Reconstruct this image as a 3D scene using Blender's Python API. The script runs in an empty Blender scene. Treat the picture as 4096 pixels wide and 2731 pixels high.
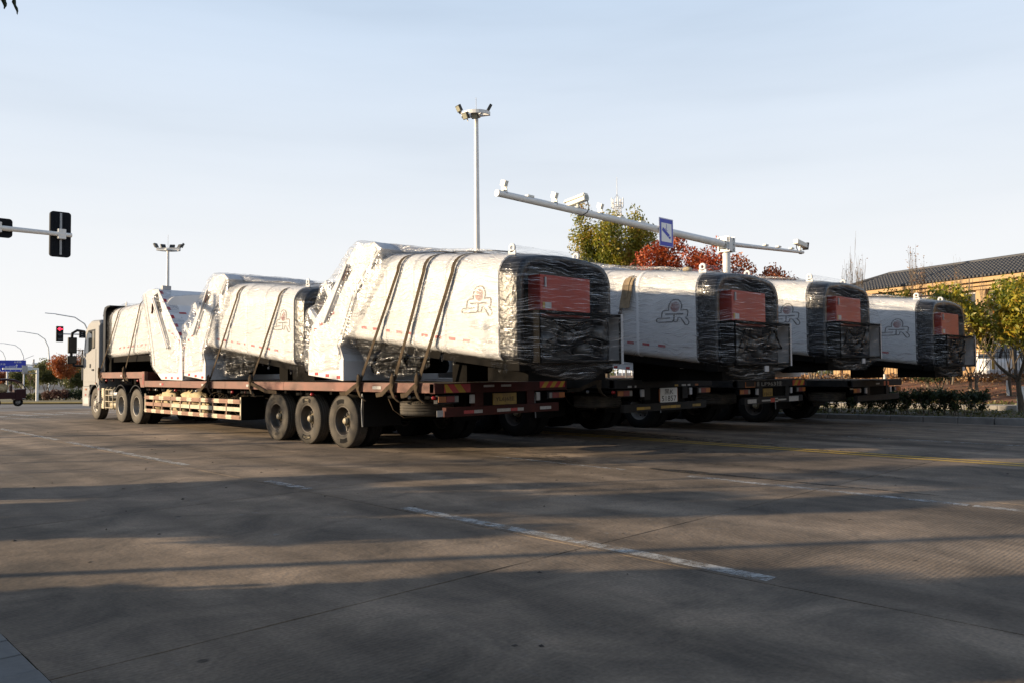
import bpy, bmesh, math, random
import numpy as np
from mathutils import Vector, Matrix, noise
R = math.radians
sc = bpy.context.scene
COL = sc.collection

# ------------------------------------------------------------------ camera
FPX, CX, CY, W0, H0 = 3174., 2048., 1365.5, 4096., 2731.      # focal length and centre in photograph pixels
CAMH = 1.5
_f = np.array([-1050 - CX, 1508 - CY, FPX]); _f /= np.linalg.norm(_f)      # road direction (+Y) as seen by the lens
_p = np.array([-1050 - CX + 3000, 1508 - CY - 3000 * math.tan(R(.5)), FPX])
_u = np.cross(_f, _p); _u /= np.linalg.norm(_u)
if _u[1] > 0: _u = -_u
_x = np.cross(_f, _u)
if _x[0] < 0: _x = -_x
RW = np.stack([_x, _f, _u])                                   # world = RW @ lens
def at(u, v, d):
    """the world point seen at photograph pixel (u, v), d metres into the scene"""
    q = RW @ np.array([(u - CX) / FPX, (v - CY) / FPX, 1.]) * d
    return Vector((q[0], q[1], q[2] + CAMH))
cd = bpy.data.cameras.new('camera'); cam = bpy.data.objects.new('camera', cd); COL.objects.link(cam)
cd.sensor_width = 36; cd.lens = FPX / W0 * 36; cd.clip_start = .05; cd.clip_end = 4000
M = Matrix([list(RW[i] * np.array([1, -1, -1])) for i in range(3)]).to_4x4()
cam.matrix_world = Matrix.Translation((0, 0, CAMH)) @ M
sc.camera = cam

# ------------------------------------------------------------------ sky, sun, exposure
HAZE_K, SKY_S, EXPO = .85, .0575, 1.0
SUN_EL, SUN_DIR = 12.0, (-.80, .60)                            # where the sun stands
w = bpy.data.worlds.new('World'); sc.world = w; w.use_nodes = True
nt = w.node_tree; nt.nodes.clear()
o_ = nt.nodes.new('ShaderNodeOutputWorld'); bg = nt.nodes.new('ShaderNodeBackground')
sky = nt.nodes.new('ShaderNodeTexSky'); sky.sky_type = 'NISHITA'; sky.sun_disc = False
sky.sun_elevation = R(SUN_EL); sky.sun_rotation = math.atan2(SUN_DIR[0], SUN_DIR[1])
sky.altitude = 50; sky.air_density = 1.0; sky.dust_density = 1.6; sky.ozone_density = 1.6
# thin high haze: thickest towards the horizon, thinning overhead, with faint cirrus streaks
tc = nt.nodes.new('ShaderNodeTexCoord'); mp = nt.nodes.new('ShaderNodeMapping'); mp.inputs['Scale'].default_value = (1.0, 1.5, 11.0)
mp.inputs['Rotation'].default_value = (R(5), R(7), 0)
nz = nt.nodes.new('ShaderNodeTexNoise'); nz.inputs['Scale'].default_value = 1.7; nz.inputs['Detail'].default_value = 5; nz.inputs['Roughness'].default_value = .5
L = nt.links.new
def wm(op, a, b_=None, c_=None):
    n_ = nt.nodes.new('ShaderNodeMath'); n_.operation = op
    for i_, q_ in enumerate((a, b_, c_)):
        if q_ is None: continue
        if isinstance(q_, (int, float)): n_.inputs[i_].default_value = q_
        else: L(q_, n_.inputs[i_])
    return n_.outputs[0]
sp_ = nt.nodes.new('ShaderNodeSeparateXYZ'); L(tc.outputs['Generated'], sp_.inputs[0])
L(tc.outputs['Generated'], mp.inputs['Vector']); L(mp.outputs[0], nz.inputs['Vector'])
zc_ = wm('MAXIMUM', sp_.outputs['Z'], 0.)
thick = wm('DIVIDE', HAZE_K, wm('ADD', zc_, .10))                 # optical depth grows as the view lowers
thick = wm('MULTIPLY', thick, wm('MULTIPLY_ADD', nz.outputs[0], .9, .55))
fac = wm('SUBTRACT', 1., wm('POWER', 2.718, wm('MULTIPLY', thick, -1.)))
mx = nt.nodes.new('ShaderNodeMix'); mx.data_type = 'RGBA'; 
hz_ = nt.nodes.new('ShaderNodeValToRGB'); L(zc_, hz_.inputs[0]); he = hz_.color_ramp.elements; hz_.color_ramp.interpolation = 'LINEAR'; he.remove(he[1])
for i_, (p_, c_) in enumerate(((0., (8.7, 8.55, 8.35)), (.16, (7.9, 8.15, 8.45)), (.43, (6.1, 7.3, 8.9)), (.62, (3.8, 5.1, 7.2)), (1., (1.2, 2.0, 3.8)))):
    e_ = he[0] if i_ == 0 else he.new(p_); e_.position = p_; e_.color = (c_[0] / 10, c_[1] / 10, c_[2] / 10, 1)
hs_ = nt.nodes.new('ShaderNodeVectorMath'); hs_.operation = 'SCALE'; hs_.inputs['Scale'].default_value = 10.; L(hz_.outputs[0], hs_.inputs[0]); L(hs_.outputs[0], mx.inputs[7])
L(fac, mx.inputs[0]); L(sky.outputs[0], mx.inputs[6]); L(mx.outputs[2], bg.inputs['Color']); L(bg.outputs[0], o_.inputs[0])
bg.inputs['Strength'].default_value = SKY_S
sl = bpy.data.lights.new('sun', 'SUN'); sl.energy = 4.8; sl.angle = R(.55); sl.color = (1, .78, .52)
so = bpy.data.objects.new('sun', sl); COL.objects.link(so)
_d = Vector((-SUN_DIR[0] * math.cos(R(SUN_EL)), -SUN_DIR[1] * math.cos(R(SUN_EL)), -math.sin(R(SUN_EL))))
so.rotation_euler = _d.to_track_quat('-Z', 'Y').to_euler(); so.location = (-20, 20, 30)
vs = sc.view_settings; vs.view_transform = 'Standard'; vs.look = 'None'; vs.exposure = EXPO; vs.gamma = 1; vs.use_curve_mapping = False
sc.cycles.max_bounces = 5; sc.cycles.diffuse_bounces = 3; sc.cycles.glossy_bounces = 3; sc.cycles.transparent_max_bounces = 12; sc.cycles.caustics_reflective = False; sc.cycles.caustics_refractive = False

# ------------------------------------------------------------------ materials
MATS = {}
def pm(name, col, rough=.55, metal=0., col2=None, scale=4., var=.25, bump=0., bscale=None, stretch=(1, 1, 1), alpha=None, chips=None, spec=.5, coat=0., det=6.):
    """principled material: two colours mixed by noise, optional chips of a third, bump from noise"""
    if name in MATS: return MATS[name]
    m = bpy.data.materials.new(name); m.use_nodes = True; t = m.node_tree; n = t.nodes; l = t.links.new
    b = n['Principled BSDF']; b.inputs['Roughness'].default_value = rough; b.inputs['Metallic'].default_value = metal
    b.inputs['Specular IOR Level'].default_value = spec; b.inputs['Coat Weight'].default_value = coat
    tc = n.new('ShaderNodeTexCoord'); mp = n.new('ShaderNodeMapping'); mp.inputs['Scale'].default_value = stretch
    l(tc.outputs['Object'], mp.inputs['Vector'])
    nz = n.new('ShaderNodeTexNoise'); nz.inputs['Scale'].default_value = scale; nz.inputs['Detail'].default_value = det; nz.inputs['Roughness'].default_value = .6
    l(mp.outputs[0], nz.inputs['Vector'])
    rp = n.new('ShaderNodeValToRGB'); rp.color_ramp.elements[0].position = .32; rp.color_ramp.elements[1].position = .70
    c2 = col2 if col2 else tuple(max(0, c * (1 - var)) for c in col)
    rp.color_ramp.elements[0].color = (*c2, 1); rp.color_ramp.elements[1].color = (*col, 1)
    l(nz.outputs['Fac'], rp.inputs[0]); out = rp.outputs[0]
    if chips:
        ccol, cs, th = chips
        v = n.new('ShaderNodeTexNoise'); v.inputs['Scale'].default_value = cs; v.inputs['Detail'].default_value = 5; v.inputs['Roughness'].default_value = .7
        l(mp.outputs[0], v.inputs['Vector'])
        r2 = n.new('ShaderNodeValToRGB'); r2.color_ramp.elements[0].position = th; r2.color_ramp.elements[1].position = th + .03
        l(v.outputs['Fac'], r2.inputs[0])
        mx = n.new('ShaderNodeMix'); mx.data_type = 'RGBA'; mx.inputs[7].default_value = (*ccol, 1)
        l(r2.outputs[0], mx.inputs[0]); l(out, mx.inputs[6]); out = mx.outputs[2]
    l(out, b.inputs['Base Color'])
    if bump:
        bn = n.new('ShaderNodeBump'); bn.inputs['Strength'].default_value = bump; bn.inputs['Distance'].default_value = .02
        if bscale:
            z2 = n.new('ShaderNodeTexNoise'); z2.inputs['Scale'].default_value = bscale; z2.inputs['Detail'].default_value = 5
            l(mp.outputs[0], z2.inputs['Vector']); l(z2.outputs['Fac'], bn.inputs['Height'])
        else: l(nz.outputs['Fac'], bn.inputs['Height'])
        l(bn.outputs[0], b.inputs['Normal'])
    if alpha is not None: b.inputs['Alpha'].default_value = alpha
    MATS[name] = m; return m

def paint_worn(name, col, th=.50):
    """road paint worn through in patches"""
    if name in MATS: return MATS[name]
    m = pm(name, col, .7, scale=9, var=.35); t = m.node_tree; n = t.nodes; l = t.links.new
    b = n['Principled BSDF']; z = n.new('ShaderNodeTexNoise'); z.inputs['Scale'].default_value = 5.5; z.inputs['Detail'].default_value = 9; z.inputs['Roughness'].default_value = .74
    g = n.new('ShaderNodeNewGeometry'); l(g.outputs['Position'], z.inputs['Vector'])
    r = n.new('ShaderNodeValToRGB'); r.color_ramp.elements[0].position = th - .10; r.color_ramp.elements[1].position = th + .12
    r.color_ramp.elements[0].color = (0, 0, 0, 1); r.color_ramp.elements[1].color = (.85, .85, .85, 1)
    l(z.outputs['Fac'], r.inputs[0]); l(r.outputs[0], b.inputs['Alpha']); return m

def leaf_mat(name, cols, trans=.35):
    """leaf colour drawn per leaf from a ramp"""
    if name in MATS: return MATS[name]
    m = bpy.data.materials.new(name); m.use_nodes = True; t = m.node_tree; n = t.nodes; l = t.links.new; n.clear()
    o = n.new('ShaderNodeOutputMaterial'); g = n.new('ShaderNodeNewGeometry'); rp = n.new('ShaderNodeValToRGB')
    e = rp.color_ramp.elements; e[0].color = (*cols[0], 1); e[1].color = (*cols[-1], 1)
    for i, c in enumerate(cols[1:-1]): k = e.new((i + 1) / (len(cols) - 1)); k.color = (*c, 1)
    z = n.new('ShaderNodeTexNoise'); z.inputs['Scale'].default_value = .9; l(g.outputs['Position'], z.inputs['Vector'])
    ad = n.new('ShaderNodeMath'); ad.operation = 'MULTIPLY_ADD'; ad.inputs[1].default_value = .55; l(g.outputs['Random Per Island'], ad.inputs[0])
    s2 = n.new('ShaderNodeMath'); s2.operation = 'MULTIPLY_ADD'; s2.inputs[1].default_value = 1.6; s2.inputs[2].default_value = -.56; l(z.outputs['Fac'], s2.inputs[0])
    l(s2.outputs[0], ad.inputs[2]); l(ad.outputs[0], rp.inputs[0])
    d = n.new('ShaderNodeBsdfPrincipled'); d.inputs['Roughness'].default_value = .5; l(rp.outputs[0], d.inputs['Base Color'])
    tr = n.new('ShaderNodeBsdfTranslucent'); l(rp.outputs[0], tr.inputs['Color'])
    mxs = n.new('ShaderNodeMixShader'); mxs.inputs[0].default_value = trans
    l(d.outputs[0], mxs.inputs[1]); l(tr.outputs[0], mxs.inputs[2]); l(mxs.outputs[0], o.inputs[0])
    MATS[name] = m; return m

def film_mat(name, base=.10, streak=.55, rough=.16, th=.52, cr=.5, dens=46., bs=.9, gloss=.55, wid=.16, tilt=5, gcol=.34, warp=.6, dcol=.72):
    """stretch film: mostly clear, with drawn streaks and crinkles that catch the light"""
    if name in MATS: return MATS[name]
    m = bpy.data.materials.new(name); m.use_nodes = True; t = m.node_tree; n = t.nodes; l = t.links.new; n.clear()
    o = n.new('ShaderNodeOutputMaterial'); tc = n.new('ShaderNodeTexCoord')
    lo = n.new('ShaderNodeTexNoise'); lo.inputs['Scale'].default_value = 1.15; lo.inputs['Detail'].default_value = 2; l(tc.outputs['Object'], lo.inputs['Vector'])
    vs_ = n.new('ShaderNodeVectorMath'); vs_.operation = 'SCALE'; vs_.inputs['Scale'].default_value = warp; l(lo.outputs['Color'], vs_.inputs[0])
    va = n.new('ShaderNodeVectorMath'); va.operation = 'ADD'; l(tc.outputs['Object'], va.inputs[0]); l(vs_.outputs[0], va.inputs[1])
    mp = n.new('ShaderNodeMapping'); mp.inputs['Scale'].default_value = (1.5, 1.5, dens); mp.inputs['Rotation'].default_value = (R(tilt), R(-6), 0); l(va.outputs[0], mp.inputs['Vector'])
    nz = n.new('ShaderNodeTexNoise'); nz.inputs['Scale'].default_value = 1.; nz.inputs['Detail'].default_value = 4; nz.inputs['Roughness'].default_value = .6; l(mp.outputs[0], nz.inputs['Vector'])
    rp = n.new('ShaderNodeValToRGB'); rp.color_ramp.elements[0].position = th; rp.color_ramp.elements[1].position = th + wid
    rp.color_ramp.elements[0].color = (base,) * 3 + (1,); rp.color_ramp.elements[1].color = (base + streak,) * 3 + (1,); l(nz.outputs['Fac'], rp.inputs[0])
    ms = n.new('ShaderNodeTexVoronoi'); ms.feature = 'DISTANCE_TO_EDGE'; ms.inputs['Scale'].default_value = 5.5
    mp2 = n.new('ShaderNodeMapping'); mp2.inputs['Scale'].default_value = (1, 1, 1.8); l(va.outputs[0], mp2.inputs['Vector']); l(mp2.outputs[0], ms.inputs['Vector'])
    cr2 = n.new('ShaderNodeTexNoise'); cr2.inputs['Scale'].default_value = 9; cr2.inputs['Detail'].default_value = 5; cr2.inputs['Distortion'].default_value = 1.4; l(va.outputs[0], cr2.inputs['Vector'])
    a1 = n.new('ShaderNodeMath'); a1.operation = 'MULTIPLY_ADD'; a1.inputs[1].default_value = cr; l(cr2.outputs['Fac'], a1.inputs[0])
    sm = n.new('ShaderNodeMath'); sm.operation = 'MULTIPLY'; sm.inputs[1].default_value = .45; l(nz.outputs['Fac'], sm.inputs[0]); l(sm.outputs[0], a1.inputs[2])
    a2 = n.new('ShaderNodeMath'); a2.operation = 'MULTIPLY_ADD'; a2.inputs[1].default_value = 1.2; l(ms.outputs['Distance'], a2.inputs[0]); l(a1.outputs[0], a2.inputs[2])
    bn = n.new('ShaderNodeBump'); bn.inputs['Strength'].default_value = bs; bn.inputs['Distance'].default_value = .035; l(a2.outputs[0], bn.inputs['Height'])
    gl = n.new('ShaderNodeBsdfGlossy'); gl.inputs['Roughness'].default_value = rough; gl.inputs['Color'].default_value = (gcol, gcol * 1.02, gcol * 1.06, 1); l(bn.outputs[0], gl.inputs['Normal'])
    df = n.new('ShaderNodeBsdfDiffuse'); df.inputs['Color'].default_value = (dcol, dcol, dcol * 1.02, 1); l(bn.outputs[0], df.inputs['Normal'])
    m1 = n.new('ShaderNodeMixShader'); m1.inputs[0].default_value = gloss; l(df.outputs[0], m1.inputs[1]); l(gl.outputs[0], m1.inputs[2])
    tp = n.new('ShaderNodeBsdfTransparent'); tp.inputs['Color'].default_value = (.97, .97, .97, 1)
    m2 = n.new('ShaderNodeMixShader'); l(rp.outputs[0], m2.inputs[0]); l(tp.outputs[0], m2.inputs[1]); l(m1.outputs[0], m2.inputs[2])
    l(m2.outputs[0], o.inputs[0]); MATS[name] = m; return m

def glass_mat(name, col=(.02, .025, .03), rough=.06):
    return pm(name, col, rough, 0, var=.3, spec=.9)

# ------------------------------------------------------------------ mesh helpers
class MB:
    """collects shapes, builds them as one mesh object"""
    def __init__(s): s.v = []; s.f = []; s.sm = []
    def add(s, vs, fs, smooth=False):
        k = len(s.v); s.v += [tuple(p) for p in vs]; s.f += [tuple(i + k for i in f) for f in fs]; s.sm += [smooth] * len(fs); return s
    def box(s, x0, x1, y0, y1, z0, z1):
        vs = [(x, y, z) for z in (z0, z1) for y in (y0, y1) for x in (x0, x1)]
        return s.add(vs, [(0, 2, 3, 1), (4, 5, 7, 6), (0, 1, 5, 4), (2, 6, 7, 3), (0, 4, 6, 2), (1, 3, 7, 5)])
    def obox(s, c, ax, ay, az):
        """box from centre and three half-axis vectors"""
        c, ax, ay, az = map(Vector, (c, ax, ay, az))
        vs = [c + i * ax + j * ay + k * az for k in (-1, 1) for j in (-1, 1) for i in (-1, 1)]
        return s.add(vs, [(0, 2, 3, 1), (4, 5, 7, 6), (0, 1, 5, 4), (2, 6, 7, 3), (0, 4, 6, 2), (1, 3, 7, 5)])
    def bar(s, a, b, wd, ht=None, up=(0, 0, 1)):
        a, b = Vector(a), Vector(b); d = (b - a); ln = d.length
        if ln < 1e-6: return s
        d /= ln; upv = Vector(up)
        if abs(d.dot(upv)) > .98: upv = Vector((1, 0, 0))
        sx = d.cross(upv).normalized(); uz = sx.cross(d)
        return s.obox((a + b) / 2, d * ln / 2, sx * wd / 2, uz * (ht or wd) / 2)
    def tube(s, pts, r, n=8, cap=True):
        pts = [Vector(p) for p in pts]; rs = r if isinstance(r, (list, tuple)) else [r] * len(pts)
        k = len(pts); vs = []; prev = None
        for i, p in enumerate(pts):
            d = (pts[min(i + 1, k - 1)] - pts[max(i - 1, 0)]).normalized()
            if prev is None:
                a = Vector((0, 0, 1)) if abs(d.z) < .9 else Vector((1, 0, 0)); a = (a - d * a.dot(d)).normalized()
            else: a = (prev - d * prev.dot(d)).normalized()
            prev = a; b = d.cross(a)
            vs += [p + (a * math.cos(2 * math.pi * j / n) + b * math.sin(2 * math.pi * j / n)) * rs[i] for j in range(n)]
        fs = [(i * n + j, i * n + (j + 1) % n, (i + 1) * n + (j + 1) % n, (i + 1) * n + j) for i in range(k - 1) for j in range(n)]
        s.add(vs, fs, True)
        if cap:
            s.add(vs[:n], [tuple(range(n))[::-1]]); s.add(vs[-n:], [tuple(range(n))])
        return s
    def lathe(s, prof, c, axis='x', n=28, smooth=True, closed=False):
        """profile [(along axis, radius)] turned about an axis through c"""
        c = Vector(c); vs = []
        A = {'x': (Vector((1, 0, 0)), Vector((0, 1, 0)), Vector((0, 0, 1))), 'y': (Vector((0, 1, 0)), Vector((0, 0, 1)), Vector((1, 0, 0))), 'z': (Vector((0, 0, 1)), Vector((1, 0, 0)), Vector((0, 1, 0)))}[axis]
        for a, r in prof:
            vs += [c + A[0] * a + (A[1] * math.cos(2 * math.pi * j / n) + A[2] * math.sin(2 * math.pi * j / n)) * r for j in range(n)]
        k = len(prof); rng = range(k if closed else k - 1)
        fs = [(i * n + j, i * n + (j + 1) % n, ((i + 1) % k) * n + (j + 1) % n, ((i + 1) % k) * n + j) for i in rng for j in range(n)]
        return s.add(vs, fs, smooth)
    def prism(s, poly, a0, a1, axis='x'):
        """polygon extruded along an axis; polygon coordinates are the other two axes in order"""
        def P(q, a):
            return {'x': (a, q[0], q[1]), 'y': (q[0], a, q[1]), 'z': (q[0], q[1], a)}[axis]
        n = len(poly); vs = [P(q, a0) for q in poly] + [P(q, a1) for q in poly]
        return s.add(vs, [tuple(range(n))[::-1], tuple(range(n, 2 * n))] + [(i, (i + 1) % n, n + (i + 1) % n, n + i) for i in range(n)])
    def loft(s, rings, cap=True, smooth=True):
        n = len(rings[0]); vs = [p for r in rings for p in r]
        fs = [(i * n + j, i * n + (j + 1) % n, (i + 1) * n + (j + 1) % n, (i + 1) * n + j) for i in range(len(rings) - 1) for j in range(n)]
        s.add(vs, fs, smooth)
        if cap: s.add(rings[0], [tuple(range(n))[::-1]]); s.add(rings[-1], [tuple(range(n))])
        return s
    def ribbon(s, pts, wd, wdir, th=.004):
        """flat strap along pts, width along wdir"""
        pts = [Vector(p) for p in pts]; k = len(pts); wv = Vector(wdir).normalized() * wd / 2; vs = []
        for i, p in enumerate(pts):
            d = (pts[min(i + 1, k - 1)] - pts[max(i - 1, 0)]).normalized(); nrm = d.cross(wv).normalized() * th / 2
            vs += [p - wv - nrm, p + wv - nrm, p + wv + nrm, p - wv + nrm]
        fs = [(i * 4 + j, i * 4 + (j + 1) % 4, (i + 1) * 4 + (j + 1) % 4, (i + 1) * 4 + j) for i in range(k - 1) for j in range(4)] + [(0, 3, 2, 1), tuple(range(4 * k - 4, 4 * k))]
        return s.add(vs, fs)
    def build(s, name, mat, parent=None, bevel=0., fix=True, org=None):
        me = bpy.data.meshes.new(name)
        V = s.v
        o = bpy.data.objects.new(name, me)
        if parent is None and org is None and V:
            a = np.array(V); mn, mxx = a.min(0), a.max(0); org = ((mn[0] + mxx[0]) / 2, (mn[1] + mxx[1]) / 2, mn[2])
        if parent is None: o.location = org; V = [(p[0] - org[0], p[1] - org[1], p[2] - org[2]) for p in V]
        me.from_pydata(V, [], s.f)
        me.polygons.foreach_set('use_smooth', s.sm)
        if fix or bevel:
            bm = bmesh.new(); bm.from_mesh(me)
            if fix: bmesh.ops.recalc_face_normals(bm, faces=bm.faces[:])
            if bevel:
                ed = [e for e in bm.edges if len(e.link_faces) == 2 and e.calc_face_angle(0) > .6]
                bmesh.ops.bevel(bm, geom=ed, offset=bevel, segments=2, profile=.6, affect='EDGES', clamp_overlap=True)
            bm.to_mesh(me); bm.free()
        if mat: me.materials.append(mat)
        COL.objects.link(o)
        if parent is not None: o.parent = parent
        return o
def tag(o, label, cat, group=None):
    o['label'] = label; o['category'] = cat
    if group: o['group'] = group
    return o
def thing(name, loc, label, cat, group=None, rz=0.):
    o = bpy.data.objects.new(name, None); COL.objects.link(o); o.location = loc; o.rotation_euler = (0, 0, rz); o.empty_display_size = .2
    return tag(o, label, cat, group)
def struct(o, kind='structure'): o['kind'] = kind; return o
def share(src, name, parent, loc=(0, 0, 0), rot=(0, 0, 0), scale=(1, 1, 1), mat=None):
    """another object with the same mesh"""
    o = bpy.data.objects.new(name, src.data); COL.objects.link(o); o.parent = parent; o.location = loc; o.rotation_euler = rot; o.scale = scale
    return o
def copy_tree(o, parent=None):
    c = o.copy(); COL.objects.link(c); c.parent = parent
    for ch in list(o.children): copy_tree(ch, c)
    return c
_tcache = {}
def text_geo(txt, size=1.):
    """flat letters as (verts, faces) in the xy plane, left-bottom at the origin"""
    if txt not in _tcache:
        cu = bpy.data.curves.new('t', 'FONT'); cu.body = txt; cu.resolution_u = 2; ob = bpy.data.objects.new('t', cu); COL.objects.link(ob)
        me = bpy.data.meshes.new_from_object(ob.evaluated_get(bpy.context.evaluated_depsgraph_get()))
        vs = [tuple(v.co) for v in me.vertices]; fs = [tuple(p.vertices) for p in me.polygons]
        bpy.data.objects.remove(ob); bpy.data.curves.remove(cu); bpy.data.meshes.remove(me)
        xs = [p[0] for p in vs] or [0]; ys = [p[1] for p in vs] or [0]
        _tcache[txt] = ([(p[0] - min(xs), p[1] - min(ys)) for p in vs], fs, max(xs) - min(xs), max(ys) - min(ys))
    return _tcache[txt]
def lettering(name, txt, mat, parent, o, ux, uy, h=None, wd=None):
    """letters laid on a plane: origin o, unit vectors ux (reading direction) and uy (up), scaled to height h and width wd"""
    vs, fs, tw, th = text_geo(txt); o, ux, uy = Vector(o), Vector(ux), Vector(uy)
    sy = h / th if h else wd / tw; sx = wd / tw if wd else sy
    m = MB(); m.add([o + ux * x * sx + uy * y * sy for x, y in vs], fs)
    return m.build(name, mat, parent, fix=False)
def hull_film(name, pts, mat, parent, edge=.16, amp=.02, seed=0, sub=2):
    """stretch film drawn tight over a cloud of points, then crumpled"""
    bm = bmesh.new()
    for p in pts: bm.verts.new(p)
    r = bmesh.ops.convex_hull(bm, input=bm.verts)
    bmesh.ops.delete(bm, geom=[v for v in bm.verts if not v.link_faces], context='VERTS')
    for _ in range(6):
        lg = [e for e in bm.edges if e.calc_length() > edge]
        if not lg: break
        bmesh.ops.subdivide_edges(bm, edges=lg, cuts=1); bmesh.ops.triangulate(bm, faces=bm.faces[:])
    for _ in range(2): bmesh.ops.smooth_vert(bm, verts=bm.verts[:], factor=.5, use_axis_x=True, use_axis_y=True, use_axis_z=True)
    bm.normal_update(); off = Vector((seed * 7.1, seed * 3.3, seed))
    for v in bm.verts:
        q = v.co * 2.2 + off; k = noise.noise(Vector((q.x, q.y, q.z * 2.5))) + .5 * noise.noise(q * 3.1) + .35 * noise.noise(q * 7.)
        v.co += v.normal * (k * amp + .015)
    me = bpy.data.meshes.new(name); bm.to_mesh(me); bm.free()
    for p in me.polygons: p.use_smooth = True
    me.materials.append(mat); o = bpy.data.objects.new(name, me); COL.objects.link(o); o.parent = parent
    return o
def prism_film(name, poly, x0, x1, mat, parent, P, edge=.12, amp=.03, seed=0):
    """stretch film following an outline (u, z) between x0 and x1, crumpled"""
    bm = bmesh.new(); a = [bm.verts.new(P(x0, u, z)) for u, z in poly]; b_ = [bm.verts.new(P(x1, u, z)) for u, z in poly]; n = len(poly)
    bm.faces.new(a); bm.faces.new(b_[::-1])
    for i in range(n): bm.faces.new((a[i], a[(i + 1) % n], b_[(i + 1) % n], b_[i]))
    bmesh.ops.triangulate(bm, faces=bm.faces[:]); bmesh.ops.recalc_face_normals(bm, faces=bm.faces[:])
    for _ in range(7):
        lg = [e for e in bm.edges if e.calc_length() > edge]
        if not lg: break
        bmesh.ops.subdivide_edges(bm, edges=lg, cuts=1); bmesh.ops.triangulate(bm, faces=bm.faces[:])
    bmesh.ops.smooth_vert(bm, verts=bm.verts[:], factor=.5, use_axis_x=True, use_axis_y=True, use_axis_z=True)
    bm.normal_update(); off = Vector((seed * 5.1, seed * 2.3, seed))
    for v in bm.verts:
        q = v.co * 2.4 + off; k = noise.noise(Vector((q.x, q.y * 1.8, q.z * .6))) + .7 * noise.noise(Vector((q.x * 3, q.y * 4.4 + q.z * 1.5, q.z * .8))) + .25 * noise.noise(q * 6.)
        v.co += v.normal * (k * amp + .012)
    me = bpy.data.meshes.new(name); bm.to_mesh(me); bm.free()
    for p in me.polygons: p.use_smooth = True
    me.materials.append(mat); o = bpy.data.objects.new(name, me); COL.objects.link(o); o.parent = parent
    return o
def rings_rr(x0, x1, z0, z1, rt, rb, y, crown=0., n=6):
    """rounded rectangle section in the xz plane at y"""
    P = []
    for cx, cz, r, a0 in ((x1 - rt, z1 - rt, rt, 0), (x0 + rt, z1 - rt, rt, 90), (x0 + rb, z0 + rb, rb, 180), (x1 - rb, z0 + rb, rb, 270)):
        for i in range(n + 1):
            a = R(a0 + 90 * i / n); x = cx + r * math.cos(a); z = cz + r * math.sin(a)
            if crown and z > (z0 + z1) / 2: z += crown * max(0, 1 - ((x - (x0 + x1) / 2) / ((x1 - x0) / 2)) ** 2)
            P.append((x, y, z))
    # extra points along the top keep the crown round
    k = n + 1; top = []
    for i in range(1, 6):
        x = x1 - rt + (x0 + rt - x1 + rt) * i / 6; top.append((x, y, z1 + crown * max(0, 1 - ((x - (x0 + x1) / 2) / ((x1 - x0) / 2)) ** 2)))
    return P[:k] + top + P[k:]
def gz(x, y):
    """height of the ground: falls gently to the right kerb and away down the far street"""
    return -.014 * min(max(0, x - 13), 14) - min(2.6, .018 * max(0, y - 29))
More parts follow.
